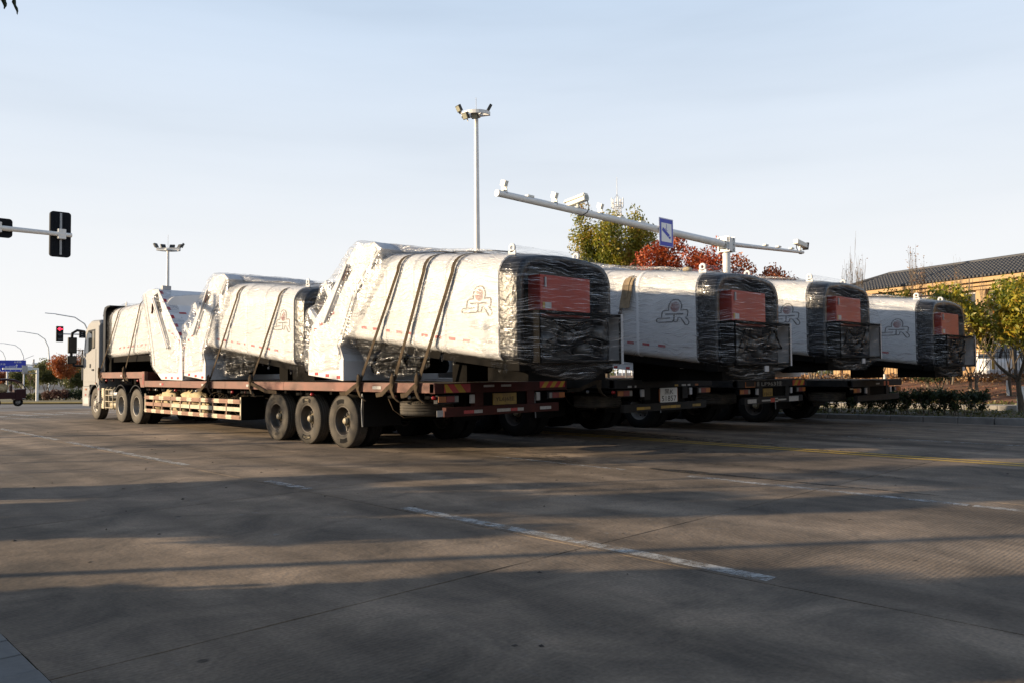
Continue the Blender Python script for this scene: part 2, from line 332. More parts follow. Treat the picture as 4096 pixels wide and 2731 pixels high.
# ------------------------------------------------------------------ shared materials
m_conc = None
def road_mat():
    m = pm('road_concrete', (.255, .200, .148), .85, col2=(.150, .122, .095), scale=.55, det=9., spec=.35)
    t = m.node_tree; n = t.nodes; l = t.links.new; b = n['Principled BSDF']
    g = n.new('ShaderNodeNewGeometry'); base = b.inputs['Base Color'].links[0].from_socket
    # pale scuffs drawn out along the traffic direction
    mp = n.new('ShaderNodeMapping'); mp.inputs['Scale'].default_value = (5.5, 2.4, 1); mp.inputs['Rotation'].default_value = (0, 0, R(14)); l(g.outputs['Position'], mp.inputs['Vector'])
    z = n.new('ShaderNodeTexNoise'); z.inputs['Scale'].default_value = 1.6; z.inputs['Detail'].default_value = 9; z.inputs['Roughness'].default_value = .72; l(mp.outputs[0], z.inputs['Vector'])
    z0 = n.new('ShaderNodeTexNoise'); z0.inputs['Scale'].default_value = .32; z0.inputs['Detail'].default_value = 3; l(g.outputs['Position'], z0.inputs['Vector'])
    r = n.new('ShaderNodeValToRGB'); r.color_ramp.elements[0].position = .60; r.color_ramp.elements[1].position = .69; l(z.outputs['Fac'], r.inputs[0])
    r0 = n.new('ShaderNodeValToRGB'); r0.color_ramp.elements[0].position = .46; r0.color_ramp.elements[1].position = .62; r0.color_ramp.elements[1].color = (.80, .80, .80, 1); l(z0.outputs['Fac'], r0.inputs[0])
    mm = n.new('ShaderNodeMath'); mm.operation = 'MULTIPLY'; l(r.outputs[0], mm.inputs[0]); l(r0.outputs[0], mm.inputs[1])
    mx = n.new('ShaderNodeMix'); mx.data_type = 'RGBA'; mx.inputs[7].default_value = (.27, .275, .28, 1); l(mm.outputs[0], mx.inputs[0]); l(base, mx.inputs[6])
    # fine dark speckle and tyre-darkened wheel tracks along the lanes
    z3 = n.new('ShaderNodeTexNoise'); z3.inputs['Scale'].default_value = 38; z3.inputs['Detail'].default_value = 4; l(g.outputs['Position'], z3.inputs['Vector'])
    r3 = n.new('ShaderNodeValToRGB'); r3.color_ramp.elements[0].position = .3; r3.color_ramp.elements[1].position = .7; r3.color_ramp.elements[0].color = (.78, .78, .78, 1); r3.color_ramp.elements[1].color = (1.16, 1.16, 1.16, 1); l(z3.outputs['Fac'], r3.inputs[0])
    mp4 = n.new('ShaderNodeMapping'); mp4.inputs['Scale'].default_value = (.9, .06, 1); l(g.outputs['Position'], mp4.inputs['Vector'])
    z4 = n.new('ShaderNodeTexNoise'); z4.inputs['Scale'].default_value = 1.3; z4.inputs['Detail'].default_value = 6; l(mp4.outputs[0], z4.inputs['Vector'])
    r4 = n.new('ShaderNodeValToRGB'); r4.color_ramp.elements[0].position = .35; r4.color_ramp.elements[1].position = .66; r4.color_ramp.elements[0].color = (.52, .51, .50, 1); r4.color_ramp.elements[1].color = (1.2, 1.2, 1.2, 1); l(z4.outputs['Fac'], r4.inputs[0])
    m5 = n.new('ShaderNodeMix'); m5.data_type = 'RGBA'; m5.blend_type = 'MULTIPLY'; m5.inputs[0].default_value = 1; l(mx.outputs[2], m5.inputs[6]); l(r3.outputs[0], m5.inputs[7])
    m6 = n.new('ShaderNodeMix'); m6.data_type = 'RGBA'; m6.blend_type = 'MULTIPLY'; m6.inputs[0].default_value = 1; l(m5.outputs[2], m6.inputs[6]); l(r4.outputs[0], m6.inputs[7])
    # cloudy stains and small dark spots
    z7 = n.new('ShaderNodeTexNoise'); z7.inputs['Scale'].default_value = 1.1; z7.inputs['Detail'].default_value = 10; z7.inputs['Roughness'].default_value = .68; z7.inputs['Distortion'].default_value = .8; l(g.outputs['Position'], z7.inputs['Vector'])
    r7 = n.new('ShaderNodeValToRGB'); r7.color_ramp.elements[0].position = .34; r7.color_ramp.elements[1].position = .62; r7.color_ramp.elements[0].color = (.50, .50, .50, 1); r7.color_ramp.elements[1].color = (1.15, 1.13, 1.1, 1); l(z7.outputs['Fac'], r7.inputs[0])
    v8 = n.new('ShaderNodeTexVoronoi'); v8.inputs['Scale'].default_value = 1.5; v8.inputs['Randomness'].default_value = 1.; l(g.outputs['Position'], v8.inputs['Vector'])
    r8 = n.new('ShaderNodeValToRGB'); r8.color_ramp.elements[0].position = .035; r8.color_ramp.elements[1].position = .06; r8.color_ramp.elements[0].color = (.28, .27, .26, 1); l(v8.outputs['Distance'], r8.inputs[0])
    m7 = n.new('ShaderNodeMix'); m7.data_type = 'RGBA'; m7.blend_type = 'MULTIPLY'; m7.inputs[0].default_value = 1; l(m6.outputs[2], m7.inputs[6]); l(r7.outputs[0], m7.inputs[7])
    m8 = n.new('ShaderNodeMix'); m8.data_type = 'RGBA'; m8.blend_type = 'MULTIPLY'; m8.inputs[0].default_value = 1; l(m7.outputs[2], m8.inputs[6]); l(r8.outputs[0], m8.inputs[7])
    oi = n.new('ShaderNodeObjectInfo'); r9 = n.new('ShaderNodeValToRGB'); r9.color_ramp.elements[0].color = (.82, .82, .83, 1); r9.color_ramp.elements[1].color = (1.14, 1.12, 1.09, 1); l(oi.outputs['Random'], r9.inputs[0])
    m9 = n.new('ShaderNodeMix'); m9.data_type = 'RGBA'; m9.blend_type = 'MULTIPLY'; m9.inputs[0].default_value = 1; l(m8.outputs[2], m9.inputs[6]); l(r9.outputs[0], m9.inputs[7])
    l(m9.outputs[2], b.inputs['Base Color'])
    # combed grooves across the lanes plus coarse grain
    wv = n.new('ShaderNodeTexWave'); wv.wave_type = 'BANDS'; wv.bands_direction = 'Y'; wv.inputs['Scale'].default_value = 9; wv.inputs['Distortion'].default_value = 1.2; wv.inputs['Detail'].default_value = 2
    l(g.outputs['Position'], wv.inputs['Vector'])
    z6 = n.new('ShaderNodeTexNoise'); z6.inputs['Scale'].default_value = 14; z6.inputs['Detail'].default_value = 7; l(g.outputs['Position'], z6.inputs['Vector'])
    ad = n.new('ShaderNodeMath'); ad.operation = 'MULTIPLY_ADD'; ad.inputs[1].default_value = .22; l(wv.outputs['Fac'], ad.inputs[0]); l(z6.outputs['Fac'], ad.inputs[2])
    bn = n.new('ShaderNodeBump'); bn.inputs['Strength'].default_value = .6; bn.inputs['Distance'].default_value = .010; l(ad.outputs[0], bn.inputs['Height']); l(bn.outputs[0], b.inputs['Normal'])
    return m
ROAD = road_mat()
JOINT = pm('joint_filler', (.018, .017, .016), .9)
WHITE = pm('white_body_paint', (.62, .63, .645), .42, col2=(.54, .55, .565), scale=1.6, spec=.25)
CABW = pm('cab_paint', (.27, .27, .268), .5, scale=2, var=.10, spec=.3)
BLACK = pm('black_paint', (.010, .011, .014), .42, var=.4, scale=3, spec=.18)
BLACKM = pm('black_chassis', (.004, .004, .004), .85, col2=(.009, .008, .007), scale=3, spec=.06)
RUBBER = pm('tyre_rubber', (.085, .072, .055), .85, col2=(.035, .032, .028), scale=5, bump=.2, bscale=30)
RUBBERD = pm('tyre_dark', (.016, .0155, .015), .85, spec=.1, col2=(.012, .012, .012), scale=5)
RIMD = pm('trailer_rim', (.10, .085, .07), .55, .3, col2=(.045, .04, .034), scale=6)
RIMC = pm('dusty_steel_rim', (.30, .285, .26), .5, .35, var=.4, scale=4, spec=.3)
HUBC = pm('hub_cap', (.42, .36, .24), .5, col2=(.22, .18, .12), scale=8)
REDR = pm('rusty_red_rail', (.20, .078, .055), .7, col2=(.10, .048, .034), scale=2.2, chips=((.42, .36, .31), 5.5, .70), bump=.15, bscale=9, stretch=(1, .7, 1.6))
REDD = pm('dark_red_paint', (.062, .015, .012), .7, col2=(.032, .011, .009), scale=3, chips=((.18, .16, .14), 6, .71), spec=.2)
GREYR = pm('grey_rail', (.028, .027, .026), .75, col2=(.015, .0145, .014), scale=2.4, chips=((.22, .215, .21), 7, .70), spec=.2)
DKWOOD = pm('deck_wood', (.12, .09, .06), .8, col2=(.055, .042, .03), scale=3, stretch=(6, .6, 1))
WOOD = pm('pine_block', (.45, .31, .15), .75, col2=(.32, .20, .09), scale=3, stretch=(.5, 6, 6))
STRAP = pm('strap_webbing', (.080, .058, .037), .9, spec=.1, col2=(.038, .03, .022), scale=9, bump=.3, bscale=60)
STRAPG = pm('pale_strap_webbing', (.27, .20, .12), .85, col2=(.12, .09, .06), scale=6, bump=.3, bscale=60)
RED = pm('reflector_red', (.38, .016, .018), .35, var=.3, scale=12)
REDBOX = pm('red_cabinet_paint', (.34, .022, .004), .5, col2=(.25, .015, .003), scale=3)
YEL = pm('reflector_yellow', (.42, .25, .02), .5, var=.3, scale=14)
SILV = pm('reflector_silver', (.40, .39, .37), .5, var=.35, scale=14)
GREYP = pm('light_grey_plate', (.42, .42, .43), .5, var=.3, scale=4)
GALV = pm('galvanised_white', (.72, .72, .70), .45, col2=(.62, .62, .60), scale=3, chips=((.35, .33, .30), 9, .76))
STEEL = pm('grey_steel', (.30, .31, .32), .45, .4, scale=4)
CABLE = pm('black_cable', (.012, .012, .013), .5)
CREAM = pm('canvas_cream', (.52, .43, .26), .85, col2=(.32, .25, .14), scale=5, bump=.4, bscale=10)
ORNG = pm('lamp_orange', (.30, .085, .01), .4)
LENSR = pm('shade_dimmed_red_lens', (.16, .012, .012), .4)  # red darkened to stand for the shade on the tail lamps
LENSW = pm('shade_dimmed_white_lens', (.20, .195, .18), .5)  # white dimmed likewise, tail shade put into the lens colour
GLASS = glass_mat('dark_glass')
PLATEY = pm('yellow_plate', (.30, .19, .02), .5, col2=(.16, .10, .02), scale=6)
LOGOG = pm('logo_grey', (.075, .075, .078), .6, var=.2, scale=20)
LOGOR = pm('logo_red', (.22, .010, .016), .45, var=.25, scale=20)
FILM = film_mat('film_body', .12, .50, .20, .47, .6, 60., 1., .35, .20, 6, .4, .5, .62)
FILMH = film_mat('film_hopper', .07, .46, .17, .47, .45, 44., .6, .5, .16, 14, .45, .8)
FILMB = film_mat('film_rear', .014, .60, .14, .575, .30, 120., .5, .6, .09, 4, .65, .30)
BLACKG = pm('black_gloss_panel', (.010, .011, .014), .34, var=.4, scale=3, spec=.40, bump=1., bscale=9)
FILMHANG = film_mat('film_bag', .04, .40, .15, .54, .7, 40., .8, .55, .12, 16, .5, .5)
FILMBAG = film_mat('film_hanging', .025, .20, .15, .55, .8, 26., .8, .6, .12, 20)
PAINTW = paint_worn('white_road_paint', (.52, .52, .50), .49)
PAINTF = paint_worn('faded_white_road_paint', (.46, .46, .45), .49)
PAINTY = paint_worn('yellow_road_paint', (.60, .38, .04), .33)

# ------------------------------------------------------------------ ground and road
g = MB(); xs = [-900, -300, -100, -40, -10, 0, 13, 20, 27, 40, 60, 100, 300, 900]; ys = [-300, -100, -40, -10, 0, 15, 29, 45, 60, 80, 100, 130, 175, 260, 500, 1500]
g.add([(x, y, gz(x, y) - .09) for y in ys for x in xs], [(j * len(xs) + i, j * len(xs) + i + 1, (j + 1) * len(xs) + i + 1, (j + 1) * len(xs) + i) for j in range(len(ys) - 1) for i in range(len(xs) - 1)])
GROUND = pm('ground_asphalt', (.13, .125, .12), .8, col2=(.085, .08, .078), scale=.3)
struct(g.build('ground', GROUND, org=(0, 0, 0)))
XE = [1.12, 5.17, 9.98, 14.0, 18.35, 22.4, 26.0]; YE = [4.43 + 4.65 * k for k in range(-2, 10)]
b = MB(); b.add([(XE[0], YE[0], -.05), (13, YE[0], -.05), (13, 29, -.05), (XE[0], 29, -.05)], [(0, 1, 2, 3)])
b.add([(13, YE[0], -.05), (26, YE[0], gz(26, 0) - .05), (26, 29, gz(26, 29) - .05), (13, 29, -.05)], [(0, 1, 2, 3)])
b.add([(XE[0], 29, -.05), (13, 29, -.05), (13, YE[-1], gz(13, YE[-1]) - .05), (XE[0], YE[-1], gz(0, YE[-1]) - .05)], [(0, 1, 2, 3)])
b.add([(13, 29, -.05), (26, 29, gz(26, 29) - .05), (26, YE[-1], gz(26, YE[-1]) - .05), (13, YE[-1], gz(13, YE[-1]) - .05)], [(0, 1, 2, 3)])
road = struct(b.build('road', JOINT, org=(0, 0, 0)))
rnd = random.Random(3); J = .007
def wob(a, bb, n, amp, vert, z):
    return None
for i in range(len(XE) - 1):
    for j in range(len(YE) - 1):
        x0, x1, y0, y1 = XE[i] + J, XE[i + 1] - J, YE[j] + J, YE[j + 1] - J
        ex = [x0] + ([13.] if x0 < 13 < x1 else []) + [x1]; ey = [y0] + ([29.] if y0 < 29 < y1 else []) + [y1]
        # edges of near slabs are slightly ragged
        if y0 < 16: ex = sorted(set(ex + [x0 + (x1 - x0) * k / 22 for k in range(1, 22)])); ey = sorted(set(ey + [y0 + (y1 - y0) * k / 22 for k in range(1, 22)]))
        m = MB(); nx, ny = len(ex), len(ey); V = []
        for zz in (0, -.045):
            for b_, y in enumerate(ey):
                for a_, x in enumerate(ex):
                    dx = dy = 0
                    if y0 < 16:
                        if a_ in (0, nx - 1) and 0 < b_ < ny - 1: dx = (rnd.random() - .5) * .008
                        if b_ in (0, ny - 1) and 0 < a_ < nx - 1: dy = (rnd.random() - .5) * .010
                    V.append((x + dx, y + dy, gz(x, y) + zz))
        F = [(b_ * nx + a_, b_ * nx + a_ + 1, (b_ + 1) * nx + a_ + 1, (b_ + 1) * nx + a_) for b_ in range(ny - 1) for a_ in range(nx - 1)]
        k = nx * ny; rim = [a_ for a_ in range(nx)] + [b_ * nx + nx - 1 for b_ in range(1, ny)] + [(ny - 1) * nx + a_ for a_ in range(nx - 2, -1, -1)] + [b_ * nx for b_ in range(ny - 2, 0, -1)]
        F += [(rim[q], rim[(q + 1) % len(rim)], k + rim[(q + 1) % len(rim)], k + rim[q]) for q in range(len(rim))]
        m.add(V, F); m.build('concrete_slab', ROAD, road, fix=False)
def strip(name, mat, x0, x1, y0, y1, z=.004):
    m = MB(); n = max(1, int(abs(y1 - y0) / 2)); ys = [y0 + (y1 - y0) * k / n for k in range(n + 1)]
    if y0 < 29 < y1: ys = sorted(set(ys + [29]))
    m.add([(x, y, gz(x, y) + z) for y in ys for x in (x0, x1)], [(2 * k, 2 * k + 1, 2 * k + 3, 2 * k + 2) for k in range(len(ys) - 1)])
    return m.build(name, mat, road, fix=False)
for y0, y1, mt in ((2.8, 7.15, PAINTW), (9.2, 10.3, PAINTF), (13.1, 17.5, PAINTW), (17.6, 19.6, PAINTF), (20.4, 26.0, PAINTW), (-3, .9, PAINTW)):
    strip('lane_marking', mt, 5.22, 5.37, y0, y1)
strip('lane_marking', PAINTF, 9.50, 9.64, -1.5, 2.7); strip('lane_marking', PAINTF, 9.50, 9.64, 2.75, 6.3); strip('lane_marking', PAINTF, 9.50, 9.60, 7.4, 10.2)
strip('yellow_line', PAINTY, 13.92, 14.08, -4, 34); strip('yellow_line', PAINTY, 14.27, 14.43, -4, 34)
strip('lane_marking', PAINTW, 18.15, 18.27, -4, 10.); strip('lane_marking', PAINTF, 22.3, 22.4, -4, 14.)
for k in range(9): strip('crosswalk_stripe', PAINTW, 7.2 + k * .98, 7.66 + k * .98, 35.6, 39.6)
strip('stop_line', PAINTW, 5.4, 13.8, 33.2, 33.6)
# oil stain along the joint
m = MB(); pts = [(9.93, 7.2, .05), (9.97, 6.6, .16), (10.0, 6.1, .10), (10.02, 5.3, .035), (10.04, 4.2, .025), (10.06, 3.2, .015)]
m.add([(x + s * w_, y, .0045) for x, y, w_ in pts for s in (-1, 1)], [(2 * i, 2 * i + 1, 2 * i + 3, 2 * i + 2) for i in range(len(pts) - 1)])
m.build('oil_stain', paint_worn('oil', (.012, .011, .010), .44), road, fix=False)
# rubber marks from turning trucks, hairline cracks, small litter
RUBM = paint_worn('rubber_mark', (.02, .019, .018), .60); CRK = paint_worn('sealed_crack', (.012, .011, .010), .40)
rk = random.Random(17)
for k in range(13):
    x, y = rk.uniform(2.2, 16), rk.uniform(2, 20); a = rk.gauss(0, .12) + (.5 if k % 5 == 0 else 0); cv = rk.uniform(-.05, .05); V = []; n_ = 14; wd = rk.uniform(.10, .16)
    for off in ((0.,) if k % 2 else (0., .36)):
        x1, y1, a1 = x + off, y, a; V = []
        for i in range(n_): V += [(x1 - wd, y1, gz(x1, y1) + .0032), (x1 + wd, y1, gz(x1, y1) + .0032)]; x1 += math.sin(a1) * .7; y1 += math.cos(a1) * .7; a1 += cv
        if max(v[1] for v in V) < 28: MB().add(V, [(2 * i, 2 * i + 1, 2 * i + 3, 2 * i + 2) for i in range(n_ - 1)]).build('tyre_mark', RUBM, road, fix=False)
for k, (x, y, a) in enumerate(((6.6, 1.2, 1.2), (3.2, 10.4, 1.0), (12.2, 7.9, 1.3))):
    V = []
    for i in range(26):
        w_ = .003 + .003 * rk.random(); V += [(x - w_ * math.cos(a), y + w_ * math.sin(a), .0034), (x + w_ * math.cos(a), y - w_ * math.sin(a), .0034)]; a += rk.gauss(0, .16); a = max(.8, min(1.7, a)); x += math.sin(a) * .1; y += math.cos(a) * .1
    MB().add(V, [(2 * i, 2 * i + 1, 2 * i + 3, 2 * i + 2) for i in range(25)]).build('crack', CRK, road, fix=False)
m = MB()
for k in range(170):
    x, y = rk.uniform(1.4, 18), rk.uniform(.8, 24); r_ = rk.uniform(.008, .03); a = rk.random() * 6.3; h_ = rk.uniform(.004, .014); z = gz(x, y) + .001
    m.add([(x + r_ * math.cos(a + q) * (1 + .5 * (q == 0)), y + r_ * math.sin(a + q), z) for q in (0, 1.6, 3.1, 4.7)] + [(x, y, z + h_)], [(0, 1, 4), (1, 2, 4), (2, 3, 4), (3, 0, 4)])
lt = m.build('road_litter', pm('litter_brown', (.07, .05, .035), .9, col2=(.03, .025, .02), scale=2), fix=False); lt['kind'] = 'stuff'; tag(lt, 'small dead leaves and grit scattered over the road', 'litter')
# roadside pavement under the camera
PAVM = pm('pavement_slab', (.17, .17, .165), .8, col2=(.11, .11, .108), scale=2, bump=.3, bscale=18)
pav = MB().box(-30, 1.1255, -12, 40, -.3, -.006).build('pavement', PAVM, org=(0, 0, 0)); struct(pav)
ps = MB().box(0, 1.018, 0, .302, -.03, .006).build('paving_strip', PAVM, pav, bevel=.006)
first = True
for k in range(44):
    if first: ps.location = (.1, -1 + k * .312, 0); first = False
    else: share(ps, 'paving_strip', pav, (.1, -1 + k * .312, (k * 37 % 7) * .0008))
pv = MB().box(-12, .09, -10, 34, -.2, .004).build('pavement_bed', PAVM, pav)
# ------------------------------------------------------------------ wheels
def wheel_meshes():
    P = [(-.10, .285), (-.125, .30), (-.142, .35), (-.146, .43), (-.128, .50), (-.105, .525), (-.062, .53), (-.058, .518), (-.05, .518), (-.046, .53), (-.006, .53), (-.003, .518), (.003, .518), (.006, .53),
         (.046, .53), (.05, .518), (.058, .518), (.062, .53), (.105, .525), (.128, .50), (.146, .43), (.142, .35), (.125, .30), (.10, .285)]
    t = MB().lathe(P, (0, 0, 0), 'x', 36, closed=True)
    for k in range(72):                                        # shoulder blocks
        a = 2 * math.pi * k / 72
        for sx in (-1, 1): t.obox((sx * .112, .517 * math.cos(a), .517 * math.sin(a)), (.013, 0, 0), (0, -.008 * math.sin(a), .008 * math.cos(a)), (0, .012 * math.cos(a), .012 * math.sin(a)))
    rp = [(-.128, .298), (-.132, .288), (-.12, .278), (-.06, .262), (-.01, .255), (.02, .245), (.035, .21), (.03, .16), (.02, .115), (.0, .11)]
    r = MB().lathe(rp, (0, 0, 0), 'x', 32)
    r.lathe([(.126, .298), (.12, .278), (.0, .255)], (0, 0, 0), 'x', 32)
    for k in range(10):
        a = 2 * math.pi * k / 10
        r.lathe([(-.01, .0), (-.01, .014), (.03, .014)], (0, .145 * math.cos(a), .145 * math.sin(a)), 'x', 6, False)
    h = MB().lathe([(-.10, 0), (-.10, .05), (-.085, .066), (-.03, .07), (.0, .10), (.03, .112)], (0, 0, 0), 'x', 18)
    hl = MB()
    for k in range(8):
        a = 2 * math.pi * (k + .5) / 8; hl.lathe([(.0, 0), (.0, .024), (.032, .024)], (.027, .198 * math.cos(a), .198 * math.sin(a)), 'x', 8, False)
    # steered front wheel: face stands out instead of in
    fp = [(-.128, .298), (-.132, .288), (-.12, .276), (-.08, .262), (-.07, .22), (-.10, .19), (-.13, .17), (-.14, .12), (-.16, .11), (-.17, .06), (-.165, 0)]
    fr = MB().lathe(fp, (0, 0, 0), 'x', 32)
    for k in range(10):
        a = 2 * math.pi * k / 10
        fr.lathe([(-.175, .0), (-.17, .015), (-.125, .017)], (0, .148 * math.cos(a), .148 * math.sin(a)), 'x', 6, False)
    return t, r, h, hl, fr
_t, _r, _h, _hl, _fr = wheel_meshes()
_stash = []
def proto(mb, name, mat):
    o = mb.build(name, mat, org=(0, 0, 0)); COL.objects.unlink(o); _stash.append(o); return o
WT = proto(_t, 'tyre', RUBBER); WTD = proto(_t, 'tyre', RUBBERD); WR = proto(_r, 'wheel', RIMD); WRC = proto(_r, 'wheel', RIMC); WH = proto(_h, 'hub_cap', HUBC); WHL = proto(_hl, 'hand_holes', BLACK); WF = proto(_fr, 'wheel', RIMC)
def wheel(parent, x, y, side=-1, kind='trailer', roll=0., hub=True, z=.53, dust=True):
    """side -1: dish faces the left of the vehicle"""
    src = {'trailer': WR, 'drive': WRC, 'front': WF}[kind]
    o = share(src, 'wheel', parent, (x, y, z), (roll, 0, 0 if side < 0 else math.pi))
    share(WT if dust else WTD, 'tyre', o)
    if kind != 'front':
        share(WHL, 'hand_holes', o)
        if hub: share(WH, 'hub_cap', o)
    return o
def side_letters(o, txt, ang, rad, mat, size=.06, up=1):
    vs, fs, tw, th = text_geo(txt); k = size / th; m = MB(); V = []
    for x, y in vs:
        a = ang + up * (-(x - tw / 2) * k / rad) ; r = rad + up * (y - th / 2) * k
        V.append((-.1475, -r * math.sin(a) * -1, r * math.cos(a)))
    m.add(V, fs); m.build('sidewall_lettering', mat, o, fix=False)
def side_patch(o, ang, rad, half, hgt, mat):
    m = MB(); V = []
    for k in range(9):
        a = ang - half + 2 * half * k / 8
        for r in (rad - hgt, rad + hgt): V.append((-.1462, r * math.sin(a), r * math.cos(a)))
    m.add(V, [(2 * k, 2 * k + 1, 2 * k + 3, 2 * k + 2) for k in range(8)]); m.build('sidewall_panel', mat, o, fix=False)

# ------------------------------------------------------------------ flatbed trailers
TW = 3.36
def chevrons(parent, x0, x1, y, z0, z1, n, lean=1, z0b=None):
    """slanted red and yellow reflective bands on a rear beam"""
    bg_ = MB().box(x0, x1, y - .004, y, z0, z1).build('chevron_panel', RED, parent)
    stp = (x1 - x0) / n; sh = (z1 - z0) * .9 * lean
    for k in range(n):
        a = x0 + stp * (k + .15); wd = stp * .5
        q = [(a, z0), (a + wd, z0), (a + wd + sh, z1), (a + sh, z1)]
        q = [(min(max(p[0], x0), x1), p[1]) for p in q]
        MB().add([(p[0], y - .007, p[1]) for p in q], [(0, 1, 2, 3)]).build('yellow_band', YEL, bg_, fix=False)
def trailer(loc, label, var, sx=1.):
    t = thing('flatbed_trailer', loc, label, 'trailer', 'flatbed trailers loaded with wrapped machines'); t.scale = (sx, 1, 1)
    red = var in (1,); rail = REDR if red else GREYR; beam = REDD if red else GREYR; N = 13.45
    y0 = 0
    # side rails in lengths, deck boards, neck
    for x0, x1 in ((0, .09), (TW - .09, TW)):
        yy = [.0, 2.35, 5.2, 8.1, 10.8, N]
        for a, b_ in zip(yy[:-1], yy[1:]):
            MB().box(x0, x1, a + .003, b_ - .003, 1.125, 1.30).build('side_rail', rail, t, bevel=.008)
        MB().box(x0, x1, N + .12, 17.5, 1.37, 1.56).build('neck_rail', rail, t, bevel=.008)
        MB().prism([(N, 1.11), (N + .28, 1.11), (N + .42, 1.365), (N + .20, 1.365), (N + .20, 1.57), (N, 1.57)], x0 - .004, x1 + .004, 'x').build('neck_bracket', rail, t)
    MB().box(.095, TW - .095, N - .02, N + .04, 1.12, 1.56).build('neck_riser', beam, t)
    bd = MB().box(0, TW - .20, 0, .215, 1.24, 1.292)
    src = None
    nb = 60
    for k in range(nb):
        yb = .14 + k * (N - .2) / nb
        if src is None: src = bd.build('deck_board', DKWOOD, t); src.location = (.10, yb, 0)
        else: share(src, 'deck_board', t, (.10, yb, (k * 31 % 5) * .001))
    for k in range(17): share(src, 'deck_board', t, (.10, N + .08 + k * .232, .26))
    # chassis
    for xb in (.95, TW - 1.10):
        MB().box(xb, xb + .15, .25, N - .3, .82, 1.20).build('chassis_beam', BLACKM, t)
        MB().prism([(N - .3, .82), (N + .5, 1.12), (17.3, 1.12), (17.3, 1.36), (N - .3, 1.36)], xb, xb + .15, 'x').build('neck_beam', BLACKM, t)
    for k in range(14):
        yc = .6 + k * .93; MB().box(.09, TW - .09, yc, yc + .08, 1.05, 1.20).build('cross_member', BLACKM, t)
    # axles, wheels, mudguards
    for i, yc in enumerate((3.03, 4.40, 5.75)):
        MB().lathe([(.2, .075), (TW - .2, .075)], (0, yc, .53), 'x', 10).build('axle', BLACKM, t)
        MB().box(.93, 1.12, yc - .5, yc + .5, .66, .80).build('leaf_spring', BLACKM, t)
        wo = wheel(t, .245, yc, -1, 'trailer' if var != 3 else 'drive', .6 * i, dust=red); wheel(t, .60, yc, 1, roll=.4, dust=False); wheel(t, TW - .60, yc, -1, dust=False); wheel(t, TW - .245, yc, 1, 'trailer', dust=False)
        if red:
            wo.rotation_euler = (0, 0, 0)
            a0 = (.15, 0., .25)[i]; dk = RUBBERD
            for sgn, tx in ((0, ('12R22.5', '0303', 'X296A')[i]), (math.pi, ('12R22.5', 'YNSTAR', 'YNSTAR')[i])):
                side_patch(wo, a0 + sgn, .395, .42 if i == 1 else .34, .042, dk if i != 2 else RUBBER)
                side_letters(wo, tx, a0 + sgn, .395, HUBC if i == 1 else RUBBERD, .05)
    # side underrun guard on the far side, mudflaps, spare wheel in its carrier
    for xa, xb in ((.12, 1.0), (TW - 1.0, TW - .12)):
        MB().box(xa, xb, 2.30, 2.325, .44, 1.06).build('mudflap', RUBBERD, t)
    MB().tube([(.10, 2.31, .45), (.08, 2.31, .75), (.10, 2.31, 1.08)], .014, 6).build('mudflap_stay', STEEL, t)
    sp = share(WT, 'spare_tyre', t, (.66, 1.02, .83), (0, R(90), 0), (.95, .95, .95))
    share(WR, 'spare_rim', sp)
    MB().ribbon([(.10, 1.5, 1.06), (.13, 1.35, .80), (.22, 1.15, .66), (.5, 1.0, .665)], .03, (0, 1, .2)).build('spare_strap', STRAP, t)
    # rear end
    MB().box(.0, TW, -.03, .12, 1.115, 1.29).build('rear_beam', beam, t, bevel=.006)
    MB().box(.98, TW - .98, .02, .10, .72, 1.115).build('rear_panel', BLACKM, t)
    for xp in (.92, TW - 1.12): MB().box(xp, xp + .20, -.02, .10, .86, 1.112).build('bumper_hanger', beam, t)
    bz_ = -.09 if var == 2 else 0.
    bp = MB().box(.22, TW - .27, -.06, .05, .71 + bz_, .875 + bz_).build('bumper', beam, t, bevel=.01)
    if var in (1, 2, 4):
        for a, c, mt in ((.62, .86, RED), (.862, 1.06, SILV), (1.42, 1.76, SILV), (1.765, 1.94, RED), (1.945, 2.10, SILV), (2.55, 2.86, SILV)):
            if var == 2: mt = YEL if mt is RED else PLATEY
            if var == 4: continue
            MB().box(a, c, -.064, -.0605, .755 + bz_, .812 + bz_).build('bumper_reflector', mt, bp)
    elif var == 3:
        for a, c, z0, z1, mt in ((.35, .75, .73, .83, SILV), (1.0, 2.2, .76, .80, SILV), (1.42, 1.62, .73, .83, RED), (1.625, 1.78, .73, .83, SILV), (2.35, 2.85, .72, .85, SILV)):
            MB().box(a, c, -.066 if mt is RED else -.064, -.0605, z0, z1).build('bumper_reflector', mt, bp)
    # lamps
    for s in (0, 1):
        xl = .07 if s == 0 else TW - .55
        lb = MB().box(xl, xl + .48, -.01, .09, .945, 1.085).build('tail_lamp', BLACK, t)
        seg = ((0, .17, ORNG), (.175, .36, LENSR), (.365, .45, LENSW)); seg = seg if s == 0 else tuple((.48 - b_, .48 - a, m_) for a, b_, m_ in seg)
        for a, b_, m_ in seg: MB().box(xl + .01 + a, xl + .01 + b_, -.03, -.011, .965, 1.068).build('lamp_lens', m_, lb, bevel=.006)
        xw = .80 if s == 0 else TW - .88
        MB().box(xw, xw + .10, -.04, .0, .93, 1.085).build('marker_lamp', SILV if red else GREYP, t, bevel=.006)
